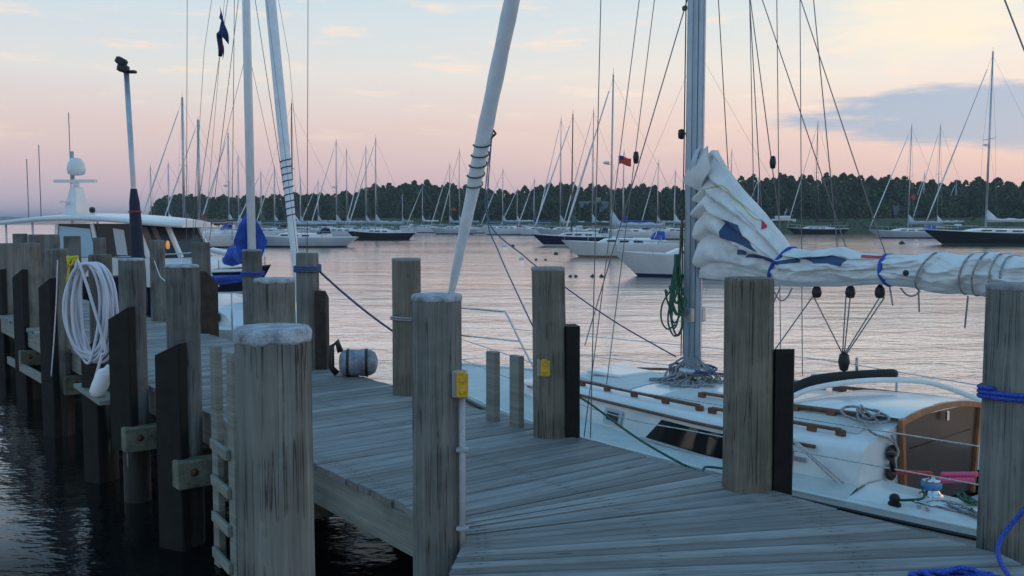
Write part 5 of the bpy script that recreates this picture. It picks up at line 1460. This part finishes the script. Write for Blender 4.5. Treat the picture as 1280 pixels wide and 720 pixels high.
# wheelhouse: glazed walls with white pillars
m_ = MB(); lo_ring = yring(1.78, 2.60, -1.1, 1.27, .6); hi_ring = yring(2.72, 2.12, -1.1, 1.20, .56)
m_.rings([lo_ring, hi_ring], smooth=False, cap0=False); gl = m_.build('window', 'cabin_glass', yt)
for a, b in zip(lo_ring, hi_ring): m_ = MB(); m_.bar(Vector(a) * 1.0, Vector(b) * 1.0, .11, .11); m_.build('pillar', 'hull_white', yt)
for x in (.10,):
    for sg in (1, -1): m_ = MB(); m_.bar((x + .25, sg * 1.285, 1.78), (x, sg * 1.215, 2.72), .12, .06, up=(0, 1, 0)); m_.build('pillar', 'hull_white', yt)
m_ = MB(); m_.poly([(-1.02, -1.30, 1.80), (.26, -1.30, 1.80), (.04, -1.235, 2.58), (-1.0, -1.235, 2.66)], thick=.02, nrm=(0, -1, 0)); m_.build('side_panel', 'pale_panel', yt)
# curtains behind the windshield quarter, a lamp glowing between them
for u0, u1 in ((.06, .30), (.44, .62)):
    def cur(u, v):
        q = u0 + (u1 - u0) * u
        a = Vector(lo_ring[4]).lerp(Vector(lo_ring[5]), q); b = Vector(hi_ring[4]).lerp(Vector(hi_ring[5]), q)
        return a.lerp(b, .08 + .84 * v) + Vector((.008, -.016, 0)) + Vector((.006, -.01, 0)) * math.sin(u * 14)
    m_ = MB(); m_.grid(cur, 14, 3); m_.build('curtain', 'cabin_curtain', yt)
c = Vector(lo_ring[4]).lerp(Vector(lo_ring[5]), .74).lerp(Vector(hi_ring[4]).lerp(Vector(hi_ring[5]), .74), .38) + Vector((.01, -.01, 0))
m_ = MB(); m_.lathe([(.001, -.13), (.05, -.1), (.06, .0), (.04, .11), (.001, .13)], 12, c); m_.build('cabin_lamp', 'orange_lamp', yt)
m_ = MB(); m_.poly([(.95, -1.262, 1.86), (1.30, -1.262, 1.86), (1.16, -1.215, 2.55), (.80, -1.215, 2.6)], thick=.02, nrm=(0, -1, 0)); m_.build('seat_back', 'hull_pale', yt)
# hardtop
m_ = MB(); rows = []
for x in np.linspace(-3.0, 2.62, 22):
    f = (x + 3.0) / 5.62; hw = 1.48 * (1 - max(0, (f - .8) / .2) ** 2.2 * .55); z = 2.70 + .20 * math.sin(math.pi * min(1, f * .9 + .1)) + .02
    rows.append([(x, q * hw, z + .10 * (1 - q * q)) for q in np.linspace(1, -1, 11)] + [(x, q * hw * .985, z - .10) for q in np.linspace(-1, 1, 11)])
m_.rings(rows); ht = m_.build('hardtop', 'hull_white', yt)
for x in (-1.9, -2.85):
    for sg in (1, -1): m_ = MB(); m_.tube([(x, sg * 1.3, 1.1), (x, sg * 1.3, 2.76)], .03, 8); m_.build('stanchion', 'hull_white', yt)
# radar mast
m_ = MB(); rx = -1.5
m_.rings([[(rx - .25 + a * .5, b * .32, z) for a, b in ((0, -1), (1, -1), (1, 1), (0, 1))] for z in (2.9,)] + [[(rx - .1 + a * .22, b * .14, 3.8) for a, b in ((0, -1), (1, -1), (1, 1), (0, 1))]], smooth=False)
m_.bar((rx - .1, -.5, 3.35), (rx - .1, .5, 3.35), .12, .06); m_.build('radar_mast', 'hull_white', yt)
m_ = MB(); m_.box((rx, 0, 3.86), (.16, .16, .14), bevel=.03); m_.bar((rx - .85, .1, 3.98), (rx + .80, -.1, 3.96), .12, .09); m_.build('radar_bar', 'hull_white', yt)
m_ = MB(); m_.lathe([(.001, .28), (.14, .25), (.24, .1), (.26, -.05), (.24, -.2), (.15, -.24), (.001, -.25)], 16, (rx + .02, 0, 4.38)); m_.build('satellite_dome', 'hull_white', yt)
m_ = MB(); m_.tube([(rx - .2, .1, 3.9), (rx - .2, .1, 4.85)], .05, 8); m_.build('horn_light', 'alloy', yt)
for xx, yy, zt_ in ((-2.5, .9, 6.1), (-2.7, -.6, 4.6), (-3.2, .4, 5.1)):
    m_ = MB(); m_.tube([(xx, yy, 2.8), (xx, yy, zt_)], .014, 5); m_.build('whip_antenna', 'wire', yt)
m_ = MB(); m_.lathe([(.001, -.09), (.07, -.07), (.09, 0), (.07, .07), (.001, .09)], 10, (-.95, 0, 3.12)); m_.build('searchlight', 'black', yt)
m_ = MB()
for sg in (1, -1):
    pr = []
    for x in np.linspace(4.7, .9, 9):
        xs = [q[-1][0] for q in secs]; pr.append((x, sg * interp(x, xs, [q[-1][1] for q in secs]) * .95, interp(x, xs, [q[-1][2] for q in secs]) + .5))
    m_.tube(pr, .016, 6)
    for q in pr[::2]: m_.tube([q, (q[0], q[1], q[2] - .5)], .014, 5)
m_.build('bow_rail', 'chrome', yt)

# ------------------------------------------------------------------ evening air over the harbour
hz = bpy.data.materials.new('haze_air'); hz.use_nodes = True; MATS['haze_air'] = hz
t = NT(hz.node_tree); t.n.remove(t.n['Principled BSDF'])
pv = t.node('ShaderNodeVolumePrincipled'); pv.inputs['Color'].default_value = (.76, .82, .93, 1); pv.inputs['Density'].default_value = .00036
t.l.new(pv.outputs[0], t.n['Material Output'].inputs['Volume'])
m_ = MB(); m_.box((0, 5700, 14), (18600, 12800, 32))
tag(m_.build('haze', 'haze_air'), kind='stuff')
